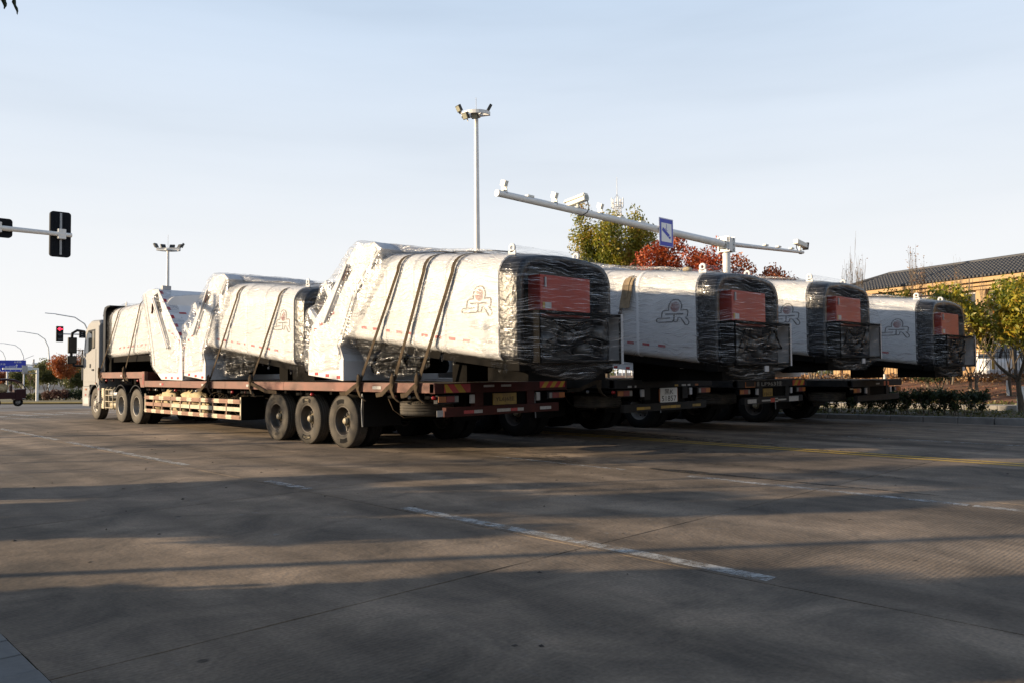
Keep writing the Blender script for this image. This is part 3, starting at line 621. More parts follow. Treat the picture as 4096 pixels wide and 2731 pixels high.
    if var == 1:
        chevrons(t, .20, .80, -.031, 1.13, 1.275, 2, -1); chevrons(t, TW - .78, TW - .06, -.031, 1.17, 1.285, 3, 1)
        for xa in (1.12, 1.55): MB().box(xa, xa + .26, -.034, -.0305, 1.21, 1.25).build('paint_chip', SILV, t)
        pl = MB().box(1.38, 1.98, .0, .018, .88, 1.09).build('number_plate', PLATEY, t)
        lettering('plate_lettering', 'YL6J6挂', BLACK, pl, (1.44, -.002, .93), (1, 0, 0), (0, 0, 1), .10, .48)
        MB().box(.06, .20, -.005, .0, .72, .83).build('tag_lamp', SILV, t)
    elif var == 2:
        pl = MB().box(1.46, 2.05, -.02, .0, .79, 1.10).build('number_plate', pm('white_plate', (.74, .74, .72), .5), t)
        MB().box(1.43, 2.08, -.012, -.001, .81, 1.08).build('plate_holder', ORNG, t)
        lettering('plate_lettering', '黑K', BLACK, pl, (1.60, -.024, .955), (1, 0, 0), (0, 0, 1), .12, .31)
        lettering('plate_lettering', '51857', BLACK, pl, (1.50, -.024, .815), (1, 0, 0), (0, 0, 1), .115, .51)
        for xa, wd, mt in ((.38, .12, SILV), (.6, .05, SILV), (1.95, .12, YEL), (2.2, .16, SILV), (2.42, .10, SILV), (2.7, .12, ORNG)): MB().box(xa, xa + wd, -.035, -.0305, 1.13, 1.17).build('reflector', mt, t)
    elif var == 3:
        chevrons(t, TW - .75, TW - .12, -.031, 1.13, 1.27, 2, 1)
        lettering('painted_letters', 'LF963挂', SILV, t, (1.05, -.034, 1.14), (1, 0, 0), (0, 0, 1), .12, 1.0)
        lettering('painted_letters', '赣', SILV, t, (.84, -.034, 1.14), (1, 0, 0), (0, 0, 1), .12, .11)
        pl = MB().box(1.15, 1.6, -.02, .0, .88, 1.08).build('number_plate', PLATEY, t)
        lettering('plate_lettering', 'F8631', BLACK, pl, (1.19, -.024, .90), (1, 0, 0), (0, 0, 1), .08, .37)
        MB().box(.30, .75, -.036, -.031, 1.12, 1.26).build('warning_plate_edge', ORNG, t); MB().box(.33, .72, -.040, -.0365, 1.145, 1.26).build('warning_plate', BLACK, t)
    else:
        MB().box(1.5, 1.75, -.035, -.0305, 1.17, 1.21).build('paint_chip', SILV, t)
        for xa in (2.05, 2.30): MB().box(xa, xa + .12, -.034, -.0305, 1.13, 1.26).build('reflector', RED, t)
    # rope winches under the near rail, reflective stickers on it
    if var in (1, 2):
        for i, yw in enumerate((.18, .57, .85, 1.27, 4.2, 4.6, 6.9, 7.2, 7.9, 8.5, 9.98, 10.66, 11.37, 12.1, 12.75, 13.23, 14.2, 14.9, 15.4, 16.4, 17.0)):
            zz = 1.045 if yw < N else 1.30
            wb = MB().lathe([(-.085, 0), (-.085, .032), (.085, .032), (.085, 0)], (.045, yw, zz), 'y', 10)
            wb.box(.02, .07, yw - .10, yw - .088, zz - .03, zz + .085).box(.02, .07, yw + .088, yw + .10, zz - .03, zz + .085)
            wo = wb.build('winch', BLACKM, t)
            MB().lathe([(-.155, 0), (-.155, .028), (-.10, .036)], (.045, yw, zz), 'y', 10).build('winch_cap', (RED, BLACKM, STEEL, REDD)[i % 4], wo)
        for yw in (1.55, 6.7, 9.2, 12.0, 15.2):
            a = MB().box(-.004, -.0005, yw, yw + .14, 1.18, 1.235) if yw < N else MB().box(-.004, -.0005, yw, yw + .14, 1.42, 1.48)
            a.build('sticker', RED if yw > 2 else SILV, t)
            a = MB().box(-.004, -.0005, yw + .145, yw + .27, 1.18, 1.235) if yw < N else MB().box(-.004, -.0005, yw + .145, yw + .27, 1.42, 1.48)
            a.build('sticker', SILV, t)
        MB().box(-.008, -.0005, 13.52, 13.56, 1.18, 1.50).build('sticker', RED, t)
    return t
SLW = pm('faded_white_slat', (.52, .47, .36), .75, col2=(.36, .31, .22), scale=6)
SLR = pm('faded_red_slat', (.27, .15, .10), .75, col2=(.17, .09, .06), scale=6)
def basket(loc, label):
    """slatted side basket hung under the rail, with tarpaulins and ropes inside"""
    t = thing('storage_basket', loc, label, 'basket'); rg = random.Random(5)
    spans = ((0, 2.28), (2.30, 4.18), (4.20, 6.12))          # from the rear panel forward
    for pi, (a, c) in enumerate(spans):
        f = MB()
        for z in (.435, .862): f.box(-.02, .0, a, c, z - .012, z + .012)
        fr_ = f.build('panel_frame', SLW, t)
        for y in (a, (a * 2 + c) / 3, (a + 2 * c) / 3, c):
            MB().box(-.03, .01, y - .025, y + .025, .40, .93 if y in (a, c) else .86).build('upright', SLR if y not in (a, c) else SLW, fr_)
        for z0, z1 in ((.40, .50), (.775, .875)):
            k = 0; y = a
            while y < c - .02:
                e = min(c, y + (.28 if k % 2 else .42) * rg.uniform(.85, 1.2))
                MB().box(-.042, -.0305, y + .001, e - .001, z0, z1).box(-.055, -.0425, y + .001, e - .001, z0 + .04, z1 - .04).build('rail_piece', SLW if k % 2 else SLR, fr_)
                y = e; k += 1
        for z0 in ((.59, .64) if pi else (.57, .66)): pass
        MB().box(-.03, -.018, a + .03, c - .03, .59, .69).build('middle_slat', SLR if pi == 2 else SLW, fr_)
    MB().box(.0, .55, 0, 6.12, .385, .398).build('floor', BLACKM, t); MB().box(.56, .58, 0, 6.12, .39, .95).build('back', BLACKM, t)
    for y in (-.03, 6.12): MB().box(-.02, .56, y, y + .02, .40, .94).build('end_plate', BLACKM, t)
    return t
def lump(m, c, r, seed, n=10):
    """soft crumpled bundle"""
    rings = []
    for i in range(n + 1):
        th = math.pi * i / n; ring = []
        for j in range(14):
            ph = 2 * math.pi * j / 14; d = Vector((math.sin(th) * math.cos(ph), math.cos(th), math.sin(th) * math.sin(ph)))
            k = 1 + .28 * noise.noise(d * 2.1 + Vector((seed, 0, 0))) + .12 * noise.noise(d * 5.3 + Vector((0, seed, 0)))
            ring.append((c[0] + d.x * r[0] * k, c[1] + d.y * r[1] * k, c[2] + d.z * r[2] * k))
        rings.append(ring)
    m.loft(rings, False)
    return m

T1 = trailer((8.5, 10.63, 0), 'nearest flatbed trailer with rusty red side rail and red and yellow chevrons', 1)
T2 = trailer((12.65, 10.03, 0), 'grey flatbed trailer with white number plate 51857, second from the left', 2, 1.07)
T3 = trailer((17.3, 9.95, gz(19, 9)), 'dark flatbed trailer with white painted letters on its rear beam, third truck', 3, 1.07)
T4 = trailer((22.0, 9.15, gz(24, 9)), 'grey flatbed trailer beside the hedge, farthest right of the four', 4, 1.07)
bk = basket((8.53, 17.9, 0), 'red and white slatted storage basket hung under the nearest trailer')
for i, (y, z, r, mt) in enumerate(((22.9, .82, (.2, .55, .26), CREAM), (21.3, .85, (.22, .75, .22), CREAM), (23.6, .68, (.2, .35, .25), CREAM), (20.5, .62, (.2, .5, .2), CREAM), (22.2, .58, (.2, .6, .17), CREAM))):
    o = lump(MB(), (8.82, y, z), r, i * 3.7).build('tarpaulin_bundle', mt)
    tag(o, ('folded cream tarpaulin bulging over the front panel of the basket', 'long rolled cream tarpaulin on top of the middle basket panel', 'small cream tarpaulin bundle at the front end of the basket', 'cream canvas bundle seen between the slats of the middle basket panel', 'low cream bundle behind the slats of the front basket panel')[i], 'tarpaulin', 'tarpaulins in the basket')
rg = random.Random(8)
m = MB()
for k in range(30):
    c = (8.80 + rg.uniform(-.16, .1), 18.1 + rg.random() * 2.1, .55 + rg.random() * .42); rr = rg.uniform(.08, .2); ax = rg.uniform(-.6, .6)
    m.tube([(c[0] + .05 * math.sin(a * 2 + k), c[1] + rr * math.cos(a), c[2] + rr * .7 * math.sin(a) + ax * .1 * math.cos(a)) for a in [i * .5 for i in range(14)]], .011, 5)
tag(m.build('rope_coil', STRAP), 'tangled brown ropes heaped in the rear panel of the basket', 'rope')

# ------------------------------------------------------------------ tractor units
def tractor(loc, label):
    t = thing('tractor_unit', loc, label, 'truck', 'white tractor units of the convoy'); CWD = 2.5
    for i, yc in enumerate((.92, 2.25)):
        wheel(t, .16, yc, -1, 'drive', .3 * i, hub=False); wheel(t, .50, yc, 1, dust=False); wheel(t, CWD - .5, yc, -1, dust=False); wheel(t, CWD - .16, yc, 1, 'drive', dust=False)
        MB().lathe([(.3, .09), (CWD - .3, .09)], (0, yc, .53), 'x', 10).build('axle', BLACKM, t)
    wheel(t, .17, 4.72, -1, 'front'); wheel(t, CWD - .17, 4.72, 1, 'front', dust=False)
    for xb in (.78, CWD - .95): MB().box(xb, xb + .17, .1, 5.6, .70, .98).build('chassis_beam', BLACKM, t)
    MB().lathe([(.98, .45), (1.06, .45), (1.07, 0)], (CWD / 2, 1.6, 0), 'z', 20).build('fifth_wheel', BLACKM, t)
    for yc in (.92, 2.25):                                       # drive mudguards
        for x0 in (.0, CWD - .68):
            MB().loft([[(x, yc + .62 * math.cos(a), .53 + .62 * math.sin(a)), (x, yc + .645 * math.cos(a), .53 + .645 * math.sin(a))][::1] + [(x + .68, yc + .645 * math.cos(a), .53 + .645 * math.sin(a)), (x + .68, yc + .62 * math.cos(a), .53 + .62 * math.sin(a))] for x in (x0,) for a in [R(40 + 10 * k) for k in range(11)]], True, False).build('mudguard', BLACK, t)
    # cab shell: side profile (y, z) swept across with rounded roof shoulders
    prof = [(4.30, 1.12), (4.30, 3.18), (4.42, 3.30), (5.2, 3.32), (5.55, 3.22), (5.80, 2.95), (5.98, 2.2), (6.03, 1.5), (6.0, 1.1), (5.28, 1.1), (5.2, 1.16), (4.62, 1.16)]
    rings = []
    for x, ins in ((.0, .10), (.03, .035), (.10, .0), (CWD - .10, .0), (CWD - .03, .035), (CWD, .10)):
        rings.append([(x, y - (ins * .5 if y > 5.4 else -ins * .3), z - (ins if z > 3.0 else 0)) for y, z in prof])
    cab = MB().loft(rings, True, False).build('cab', CABW, t, bevel=.02)
    # door, window, seams
    MB().prism([(4.62, 1.25), (5.92, 1.25), (5.96, 1.6), (5.86, 2.35), (4.62, 2.35)], -.012, -.001, 'x').build('door', CABW, t, bevel=.004)
    wn = MB().prism([(4.72, 2.38), (4.72, 3.0), (5.42, 2.98), (5.60, 2.85), (5.84, 2.22), (5.60, 2.15)], -.008, -.0005, 'x').build('side_window', BLACK, t)
    MB().prism([(5.06, 2.32), (5.06, 2.93), (5.40, 2.92), (5.56, 2.80), (5.76, 2.26), (5.56, 2.20)], -.014, -.0085, 'x').build('window_pane', GLASS, wn)
    MB().prism([(4.78, 2.42), (4.78, 2.94), (4.98, 2.94), (4.98, 2.35)], -.013, -.0085, 'x').build('rear_quarter_pane', pm('curtain_pane', (.16, .15, .12), .3), wn)
    MB().box(-.03, -.0125, 4.78, 4.98, 1.62, 1.68).build('door_handle', BLACK, t); MB().box(-.016, -.0125, 5.1, 5.25, 1.72, 1.85).build('badge', BLACK, t)
    MB().box(-.006, -.0005, 4.42, 4.45, 1.2, 3.1).build('panel_seam', GREYP, t)
    # black corner deflector along the windscreen pillar
    MB().prism([(5.93, 1.3), (6.05, 1.3), (6.08, 1.6), (6.02, 2.2), (5.93, 2.2)], -.03, -.013, 'x').build('corner_deflector', BLACK, t)
    # front skirt, arch, step, lamps
    MB().prism([(5.32, .42), (6.02, .42), (6.06, .7), (6.04, 1.09), (5.32, 1.09), (5.24, .9)], .0, CWD, 'x').build('front_skirt', CABW, t, bevel=.02)
    MB().prism([(5.34, .50), (5.9, .50), (5.9, .72), (5.34, .72)], -.008, -.0005, 'x').build('entry_step', GREYP, t)
    MB().box(-.012, -.0005, 5.55, 5.72, .96, 1.02).build('marker_lamp', ORNG, t); MB().box(-.012, -.0005, 5.62, 5.72, .78, .83).build('marker_lamp', RED, t)
    arch = [[(x, 4.72 + r * math.cos(a), .55 + r * math.sin(a)) for x, r in ((.0, .60), (.0, .70), (.62, .70), (.62, .60))] for a in [R(15 + 15 * k) for k in range(12)]]
    MB().loft(arch, True, False).build('wheel_arch', BLACK, t)
    MB().prism([(4.16, .60), (4.32, .55), (4.34, 1.05), (4.24, 1.14), (4.16, 1.14)], -.03, .5, 'x').build('rear_fender', CABW, t, bevel=.015)
    MB().prism([(4.28, 1.0), (4.62, 1.24), (5.25, 1.24), (5.3, 1.13), (5.1, 1.16), (4.55, 1.16), (4.34, 1.0)], -.02, .02, 'x').build('arch_trim', CABW, t)
    MB().box(-.028, -.021, 4.52, 4.58, 1.06 + .12, 1.12 + .11).build('side_lamp', ORNG, t); MB().box(-.036, -.0305, 4.20, 4.26, .98, 1.05).build('side_lamp', RED, t)
    # battery box and air tanks between the axles
    bx_ = MB().box(.02, .5, 3.86, 4.10, .38, 1.05).build('battery_box', SLW, t, bevel=.02)
    for k in range(9): MB().box(.012, .0195, 3.89, 4.07, .43 + k * .065, .46 + k * .065).build('box_rib', SLW, bx_)
    MB().box(.006, .019, 3.93, 3.99, .64, .74).build('box_latch', BLACK, bx_)
    for z in (.5, .85):
        MB().lathe([(-.42, 0), (-.40, .12), (-.36, .14), (.36, .14), (.40, .12), (.42, 0)], (.28, 3.38, z), 'y', 14).build('air_tank', STEEL if z > .6 else HUBC, t)
    ld = MB()
    for y in (3.08, 3.45, 3.80): ld.tube([(.08, y, .36), (.05, y, .6), (.05, y, .98), (.12, y, 1.08)], .016, 6)
    for z in (.42, .62, .82, 1.0): ld.tube([(.05, 3.08, z), (.05, 3.80, z)], .013, 6)
    ld.build('tank_guard', SLW, t)
    # mirrors
    mr = MB().tube([(-.02, 5.78, 2.95), (-.20, 5.98, 3.0), (-.34, 6.02, 2.9), (-.37, 6.02, 2.62), (-.37, 6.02, 2.1), (-.28, 6.0, 1.80), (-.03, 5.9, 1.78)], .045, 8).build('mirror_arm', BLACK, t)
    MB().box(-.48, -.20, 5.97, 6.07, 2.22, 2.76).build('mirror_housing', BLACK, mr, bevel=.03); MB().box(-.50, -.20, 5.97, 6.07, 1.86, 2.14).build('mirror_housing', BLACK, mr, bevel=.03)
    MG = pm('mirror_dark', (.02, .022, .024), .3, spec=.4); MB().box(-.45, -.23, 5.964, 5.9695, 2.26, 2.72).build('mirror_glass', MG, mr); MB().box(-.47, -.23, 5.964, 5.9695, 1.89, 2.11).build('mirror_glass', MG, mr)
    # roof horns, rear wind shield of the cab
    for y, x in ((4.75, .35), (4.55, .62)):
        MB().lathe([(-.10, .03), (-.02, .05), (.06, .085), (.075, .09), (.06, .0)], (x, y, 3.46), 'x', 14).tube([(x, y, 3.31), (x, y, 3.42)], .02, 6).build('roof_lamp', STEEL, t)
    sh = MB().prism([(3.70, 1.6), (3.92, 1.6), (3.92, 3.5), (3.80, 3.66), (3.55, 3.70), (3.30, 3.70), (3.30, 3.66), (3.55, 3.64), (3.70, 3.52)], .0, .06, 'x')
    sh.prism([(3.80, 1.6), (3.92, 1.6), (3.92, 3.5), (3.80, 3.66)], .06, CWD, 'x').prism([(3.30, 3.66), (3.80, 3.62), (3.80, 3.66), (3.55, 3.70), (3.30, 3.70)], .061, CWD, 'x')
    sh.build('headboard', BLACK, t); MB().tube([(.12, 4.0, 1.2), (.10, 4.02, 2.4), (.14, 4.0, 3.3)], .05, 8).build('intake_pipe', BLACKM, t)
    # rear lamp and yellow plate
    MB().box(.15, .5, -.05, .0, .74, .88).build('tail_lamp', RED, t); pl = MB().box(.2, .62, -.03, -.01, .42, .66).build('number_plate', PLATEY, t)
    lettering('plate_lettering', 'EA37', BLACK, pl, (.24, -.032, .47), (1, 0, 0), (0, 0, 1), .13, .34)
    MB().box(.05, .7, .0, .02, .40, .98).build('mudflap', RUBBERD, t)
    return t
K1 = tractor((8.56, 24.05, 0), 'white tractor unit with black mirrors at the front of the nearest truck')
for i, (x, y, lb) in enumerate(((12.75, 23.4, 'white tractor unit of the second truck, its wheels seen under the nearest trailer'), (17.5, 23.3, 'white tractor unit of the third truck, hidden behind the nearer loads'), (22.2, 22.5, 'white tractor unit of the fourth truck, hidden behind the nearer loads'))):
    c = copy_tree(K1); c.location = (x, y, gz(x, y)); c['label'] = lb
# ------------------------------------------------------------------ wrapped refuse-truck bodies
LOGO = [[(640, 925), (645, 860), (660, 760), (690, 720), (740, 712), (850, 715), (845, 620), (870, 520), (920, 430), (1000, 385), (1060, 380), (1130, 405), (1190, 490), (1220, 590), (1215, 680), (1190, 745), (1300, 755), (1360, 765), (1390, 820), (1380, 920), (1370, 985), (1320, 1000), (1390, 1110), (1415, 1170), (1405, 1230), (1360, 1262), (1315, 1245), (1195, 1020), (1160, 990), (1110, 995), (1105, 1050), (1085, 1105), (1040, 1122), (1000, 1100), (985, 1075), (930, 1110), (700, 1090), (540, 1075), (495, 1050), (490, 980), (530, 945), (640, 950), (890, 975)], [(750, 835), (1265, 885)], [(1000, 890), (990, 1070)]]
def stroke(pts, wd):
    """outline of a polyline of constant width as quads in 2-D"""
    V = []; F = []; n = len(pts)
    for i, p in enumerate(pts):
        a = Vector(pts[max(i - 1, 0)]); c = Vector(pts[min(i + 1, n - 1)]); d = (c - a); d = d.normalized() if d.length else Vector((1, 0)); nn = Vector((-d.y, d.x))
        e = 0
        if 0 < i < n - 1:
            d1 = (Vector(p) - Vector(pts[i - 1])).normalized(); e = max(.55, abs(d1.dot(d)))
        q = nn * wd / 2 / (e or 1); V += [(p[0] - q.x, p[1] - q.y), (p[0] + q.x, p[1] + q.y)]
    F = [(2 * i, 2 * i + 1, 2 * i + 3, 2 * i + 2) for i in range(n - 1)]
    return V, F
def logo(parent, P, u0, z0, wd, ht, slope):
    """outlined monogram with a striped globe, placed on the side (P maps (u along, z) to a point)"""
    def tr(q): 
        a = (q[0] - 475) / 955.; b_ = (1280 - (q[1] - .06 * (q[0] - 475))) / 930.
        return P(u0 - a * wd, z0 + b_ * ht - a * wd * slope)
    m = MB()
    for pl in LOGO:
        V, F = stroke(pl, 34 if len(pl) > 4 else 42); m.add([tr(v) for v in V], F)
    m.build('logo_outline', LOGOG, parent, fix=False)
    r = MB(); k_ = 11
    for k in range(k_):
        f = (k + .5) / k_; V = []
        for i in range(9):
            s = i / 8.; x = -1 + 2 * s; yc = -1.15 + 2.5 * f - .55 * (x + .2) + .22 * (1 - x * x); h = .085 * (1 - s) ** .8 * (.6 + .6 * f) + .02
            lim = math.sqrt(max(0, 1 - (x * .98) ** 2))
            for yy in (yc - h, yc + h): V.append((1035 + 130 * x, 625 + 175 * min(max(yy, -lim), lim)))
        r.add([tr(v) for v in V], [(2 * i, 2 * i + 1, 2 * i + 3, 2 * i + 2) for i in range(8)])
    r.build('logo_globe', LOGOR, parent, fix=False)
TG_A = [(4.87, 1.325), (6.22, 1.44), (6.22, 2.0), (6.08, 2.45), (4.46, 3.93), (3.80, 3.95), (3.56, 3.80), (4.45, 3.0), (5.05, 2.0), (4.87, 1.72)]
TG_B = [(4.70, 1.33), (6.18, 1.31), (6.17, 2.0), (6.06, 2.42), (4.42, 3.90), (3.72, 3.95), (3.22, 3.84), (3.90, 2.12), (4.02, 1.70)]
def body(name_loc, label, dirn, W, seed, tg, logo_on=True, detail=True, z_off=0., rear=True, halflen=None, lift=0.):
    x0, yb, zg = name_loc; B = 1.30
    t = thing('refuse_truck_body', (x0, yb, zg + B), label, 'truck body', 'wrapped refuse truck bodies on the trailers')
    def P(x, u, z): return (x, dirn * u, z - B)
    def pz(u): return 1.67 + .116 * (u - .48) if tg is TG_A else 2.03 + .022 * u
    def pt(u): return 3.34 + .111 * (u - .2) if tg is TG_A else 3.63 + .012 * u
    def ring(u, off=0., inset=0.):
        r = rings_rr(inset - off, W - inset + off, pz(u) - off + inset * .3, pt(u) - .06 + off - inset, .30, .13, 0, .13)
        return [P(p[0], u, p[2]) for p in r]
    UE = 4.95
    # white shell
    us = [.42 + (UE - .42) * k / 16 for k in range(17)]
    sh = MB().loft([ring(u) for u in us]).build('body_shell', WHITE, t)
    # black end frame
    fr = MB().loft([ring(.425, 0, .02), ring(.03, 0, .02), ring(.0, 0, .035), ring(.0, 0, .15), ring(.30, 0, .16)], True)
    frm = fr.build('end_frame', BLACKG, t)
    # red cabinet and machinery bay
    zc = 2.36; xa, xb = .20 * W, .72 * W
    rc = MB().box(xa, xb, *sorted((dirn * -.06, dirn * .22)), zc - B, 3.02 - B).build('red_cabinet', REDBOX, t, bevel=.015)
    MB().box(xa + .09, xa + .12, *sorted((dirn * -.085, dirn * -.0605)), 2.82 - B, 2.98 - B).build('cabinet_handle', STEEL, rc)
    MB().box(xa + .05, xa + .10, *sorted((dirn * -.065, dirn * -.0605)), 2.48 - B, 2.58 - B).build('warning_sticker', YEL, rc); MB().box(xa + .105, xa + .25, *sorted((dirn * -.065, dirn * -.0605)), 2.48 - B, 2.58 - B).build('data_sticker', SILV, rc)
    PD = .27; BR = W - .04; MACH = pm('machinery_grey', (.07, .07, .068), .5, col2=(.03, .03, .03), scale=4)
    bx = MB()
    for a in ((.22, BR - .056, 2.395, 2.43), (.22, BR - .056, 1.62, 1.66), (.22, .26, 1.66, 2.395)): bx.box(a[0], a[1], *sorted((dirn * -PD, dirn * .1)), a[2] - B, a[3] - B)
    bay = bx.build('machinery_bay', BLACKM, t)
    MB().box(BR - .055, BR + .01, *sorted((dirn * -PD - .002 * dirn, dirn * .1)), 1.60 - B, 2.445 - B).build('bay_side_plate', GREYP, bay)
    MB().box(BR - .10, BR - .0555, *sorted((dirn * -PD - .002 * dirn, dirn * -PD + .01 * dirn)), 1.60 - B, 2.36 - B).build('bay_rim', BLACKM, bay)
    for k, (cx, cz, rr, ln) in enumerate(((.55, 1.95, .16, .3), (1.15, 2.05, .12, .25), (1.5, 1.86, .10, .3), (1.95, 2.1, .14, .22))):
        cx *= W / 2.4; MB().lathe([(-ln / 2, 0), (-ln / 2, rr), (ln / 2, rr), (ln / 2, 0)], P(cx, -.02, cz), 'y' if k % 2 else 'x', 14).build('pump', MACH, bay)
    for k in range(5):
        rq = random.Random(seed * 9 + k); MB().tube([P(.4 + rq.random() * (W - .7), .02, 1.7 + rq.random() * .2), P(.4 + rq.random() * (W - .7), -.22, 1.95), P(.4 + rq.random() * (W - .7), -.1, 2.3)], .022, 6).build('hose', BLACKM, bay)
    if not detail: MB().box(.52 * W, .58 * W, *sorted((dirn * -PD - .02 * dirn, dirn * -PD)), 1.49 - B, 1.60 - B).build('label_plate', GREYP, bay)
    MB().box(.04, W - .04, *sorted((dirn * .0, dirn * .25)), 1.50 - B, pz(.1) - B + .03).build('lower_rail', BLACKM, t)
    # lifting eyes
    for xe in (.40, W - .36):
        e = MB().lathe([(-.012, .03), (-.012, .075), (.012, .075), (.012, .03)], P(xe, .50, pt(.5) + .12), 'x', 16, closed=True); e.box(xe - .012, xe + .012, *sorted((dirn * .42, dirn * .58)), pt(.5) - .02 - B, pt(.5) + .07 - B)
        e.build('lifting_eye', WHITE, t)
    # reflective dashes low on the side
    for k in range(9):
        u = 1.10 + k * .375; z = pz(u) + .22
        MB().add([(-.004, dirn * u, z - B), (-.004, dirn * (u + .17), z + .02 - B), (-.004, dirn * (u + .17), z + .07 - B), (-.004, dirn * u, z + .05 - B)], [(0, 1, 2, 3)]).build('reflector_dash', RED, t, fix=False)
    if logo_on: logo(t, lambda u, z: (-.005, dirn * u, z - B), 1.31, 2.33, .76, .54, .0 if dirn < 0 else -.0)
    # faint swaged ribs round the shell
    for u in (1.75, 2.65, 3.5): MB().loft([ring(u - .05, .002), ring(u - .02, .013), ring(u + .02, .013), ring(u + .05, .002)], False).build('shell_rib', WHITE, t)
    # subframe and cradle
    if tg is TG_A:
      for xs_ in (.62, W - .80): MB().prism([(dirn * .1, 1.46 - B), (dirn * 4.9, 1.95 - B), (dirn * 4.9, 2.2 - B), (dirn * .1, 1.66 - B)], xs_, xs_ + .16, 'x').build('subframe_beam', BLACKM, t)
    if tg is TG_A: MB().prism([(dirn * .3, 1.52 - B), (dirn * 4.6, 2.0 - B), (dirn * 4.6, 2.14 - B), (dirn * .3, 1.66 - B)], .10, W - .10, 'x').build('floor_pan', BLACKM, t)
    if tg is TG_B: MB().box(.10, W - .10, *sorted((dirn * .3, dirn * 4.4)), 1.88 - B, 2.06 - B).build('floor_pan', BLACKM, t)
    if halflen != 'none': MB().box(.75, W - .55, *sorted((dirn * 2.05, dirn * 2.45)), 0.005, pz(2.1) - B - .03).build('timber_cradle', BLACKM, t)
    MB().box(.30, W - .12, *sorted((dirn * .06, dirn * 1.0)), .03, .26).build('dark_fill_block', BLACKM, t)  # black block added to fill the shaded gap under the body end
    MB().lathe([(.3, .16), (W - .3, .16)], P(0, 4.25, 1.62), 'x', 14).build('cross_tube', BLACKM, t)
    # tailgate hopper: two side plates, floor and back wrapped round
    WH_ = .035
    tgm = MB(); tgm.prism([(dirn * u, z - B) for u, z in tg], -WH_, W + WH_, 'x')
    tgo = tgm.build('tailgate', WHITE, t, bevel=.02)
    if tg is TG_A: seam = [(3.60, 3.80), (4.40, 3.05), (5.0, 2.02), (4.86, 1.74)]
    else: seam = [(3.26, 3.80), (3.93, 2.12), (4.04, 1.72)]
    V, F = stroke(seam, .035); MB().add([(-WH_ - .004, dirn * v[0], v[1] - B) for v in V], F).build('tailgate_seam', GREYP, tgo, fix=False)
    V, F = stroke([(s[0] + .13, s[1] + .02) for s in seam], .11); MB().add([(-WH_ - .012, dirn * v[0], v[1] - B) for v in V], F).build('tailgate_flange', WHITE, tgo, fix=False)
    # hydraulics at the top of the hopper side, flat dark patch painted for the shaded opening
    if tg is TG_A: rc_ = [(4.75, 3.30), (5.20, 3.25), (5.05, 3.52), (4.62, 3.72)]; cyl = ((5.5, 2.5), (4.55, 3.6))
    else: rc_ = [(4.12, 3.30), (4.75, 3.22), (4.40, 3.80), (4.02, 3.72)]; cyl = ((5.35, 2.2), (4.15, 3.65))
    if tg is TG_B: MB().add([(-WH_ - .006, dirn * u, z - B) for u, z in rc_], [(0, 1, 2, 3)]).build('recess_shade_patch', BLACKM, tgo, fix=False)
    for k in range(2 if tg is TG_B else 1):
        d = .12 * k; MB().tube([(-WH_ - .05, dirn * (cyl[0][0] - d), cyl[0][1] - B), (-WH_ - .05, dirn * (cyl[1][0] + .1 - d), cyl[1][1] - B)], .035, 8).build('hydraulic_cylinder', WHITE if k or tg is TG_A else GREYP, tgo)
    MB().tube([(-WH_ - .03, dirn * 4.80, 3.30 - B), (-WH_ - .03, dirn * 4.60, 3.52 - B)] if tg is TG_A else [(-WH_ - .07, dirn * 4.15, 3.22 - B), (-WH_ - .07, dirn * 4.22, 3.5 - B)], .03, 8).build('hydraulic_sleeve', REDD, tgo)
    for k in range(3):
        q = 4.98 + k * .42; z = 1.36 + (q - 4.87) * (.084 if tg is TG_A else -.013)
        MB().box(-WH_ - .004, -WH_ - .0005, *sorted((dirn * q, dirn * (q + .13))), z - B, z + .06 - B).build('reflector_dash', RED, tgo)
    for k in range(4): MB().box(-WH_ - .004, -WH_ - .0005, *sorted((dirn * (5.2 + k * .22), dirn * (5.33 + k * .22))), 2.35 - k * .1 + .3 - B, 2.41 - k * .1 + .3 - B).build('warning_mark', RED, tgo)
    if tg is TG_A:
        for xa_ in (.02, W - .02):
            MB().bar((xa_, dirn * 5.25, 2.85 - B), (xa_, dirn * 5.60, 3.33 - B), .09, .14).build('lift_arm', WHITE, tgo)
            MB().bar((xa_, dirn * 5.9, 2.5 - B), (xa_, dirn * 6.24, 2.80 - B), .09, .12).build('lift_arm', WHITE, tgo)
        MB().tube([(.02, dirn * 5.58, 3.30 - B), (W - .02, dirn * 5.58, 3.30 - B)], .05, 8).build('lift_shaft', STEEL, tgo)
    if tg is TG_B:
        yb_ = dirn * 6.182
        for k in range(7): MB().box(-WH_ + .005, .035, *sorted((yb_, yb_ + dirn * .004)), 1.36 + k * .16 - B, 1.44 + k * .16 - B).build('edge_reflector', RED if k % 2 else SILV, tgo)
        for k in range(6):
            f = (k + .4) / 6; u = 6.06 + (4.42 - 6.06) * f; z = 2.42 + (3.90 - 2.42) * f; du, dz = -1.64 / 6 * .4, 1.48 / 6 * .4
            MB().add([(x, dirn * (uu + .006), zz + .006 - B) for x, uu, zz in ((-WH_ + .01, u, z), (.06, u, z), (.06, u + du, z + dz), (-WH_ + .01, u + du, z + dz))], [(0, 1, 2, 3)]).build('edge_reflector', RED, tgo, fix=False)
        for k in range(5):
            xq = .25 + k * .44; MB().add([(x, dirn * (uu + .006), zz + .006 - B) for x, uu, zz in ((xq, 5.24, 3.16), (xq + .2, 5.24, 3.16), (xq + .2, 5.19, 3.205), (xq, 5.19, 3.205))], [(0, 1, 2, 3)]).build('edge_reflector', RED, tgo, fix=False)
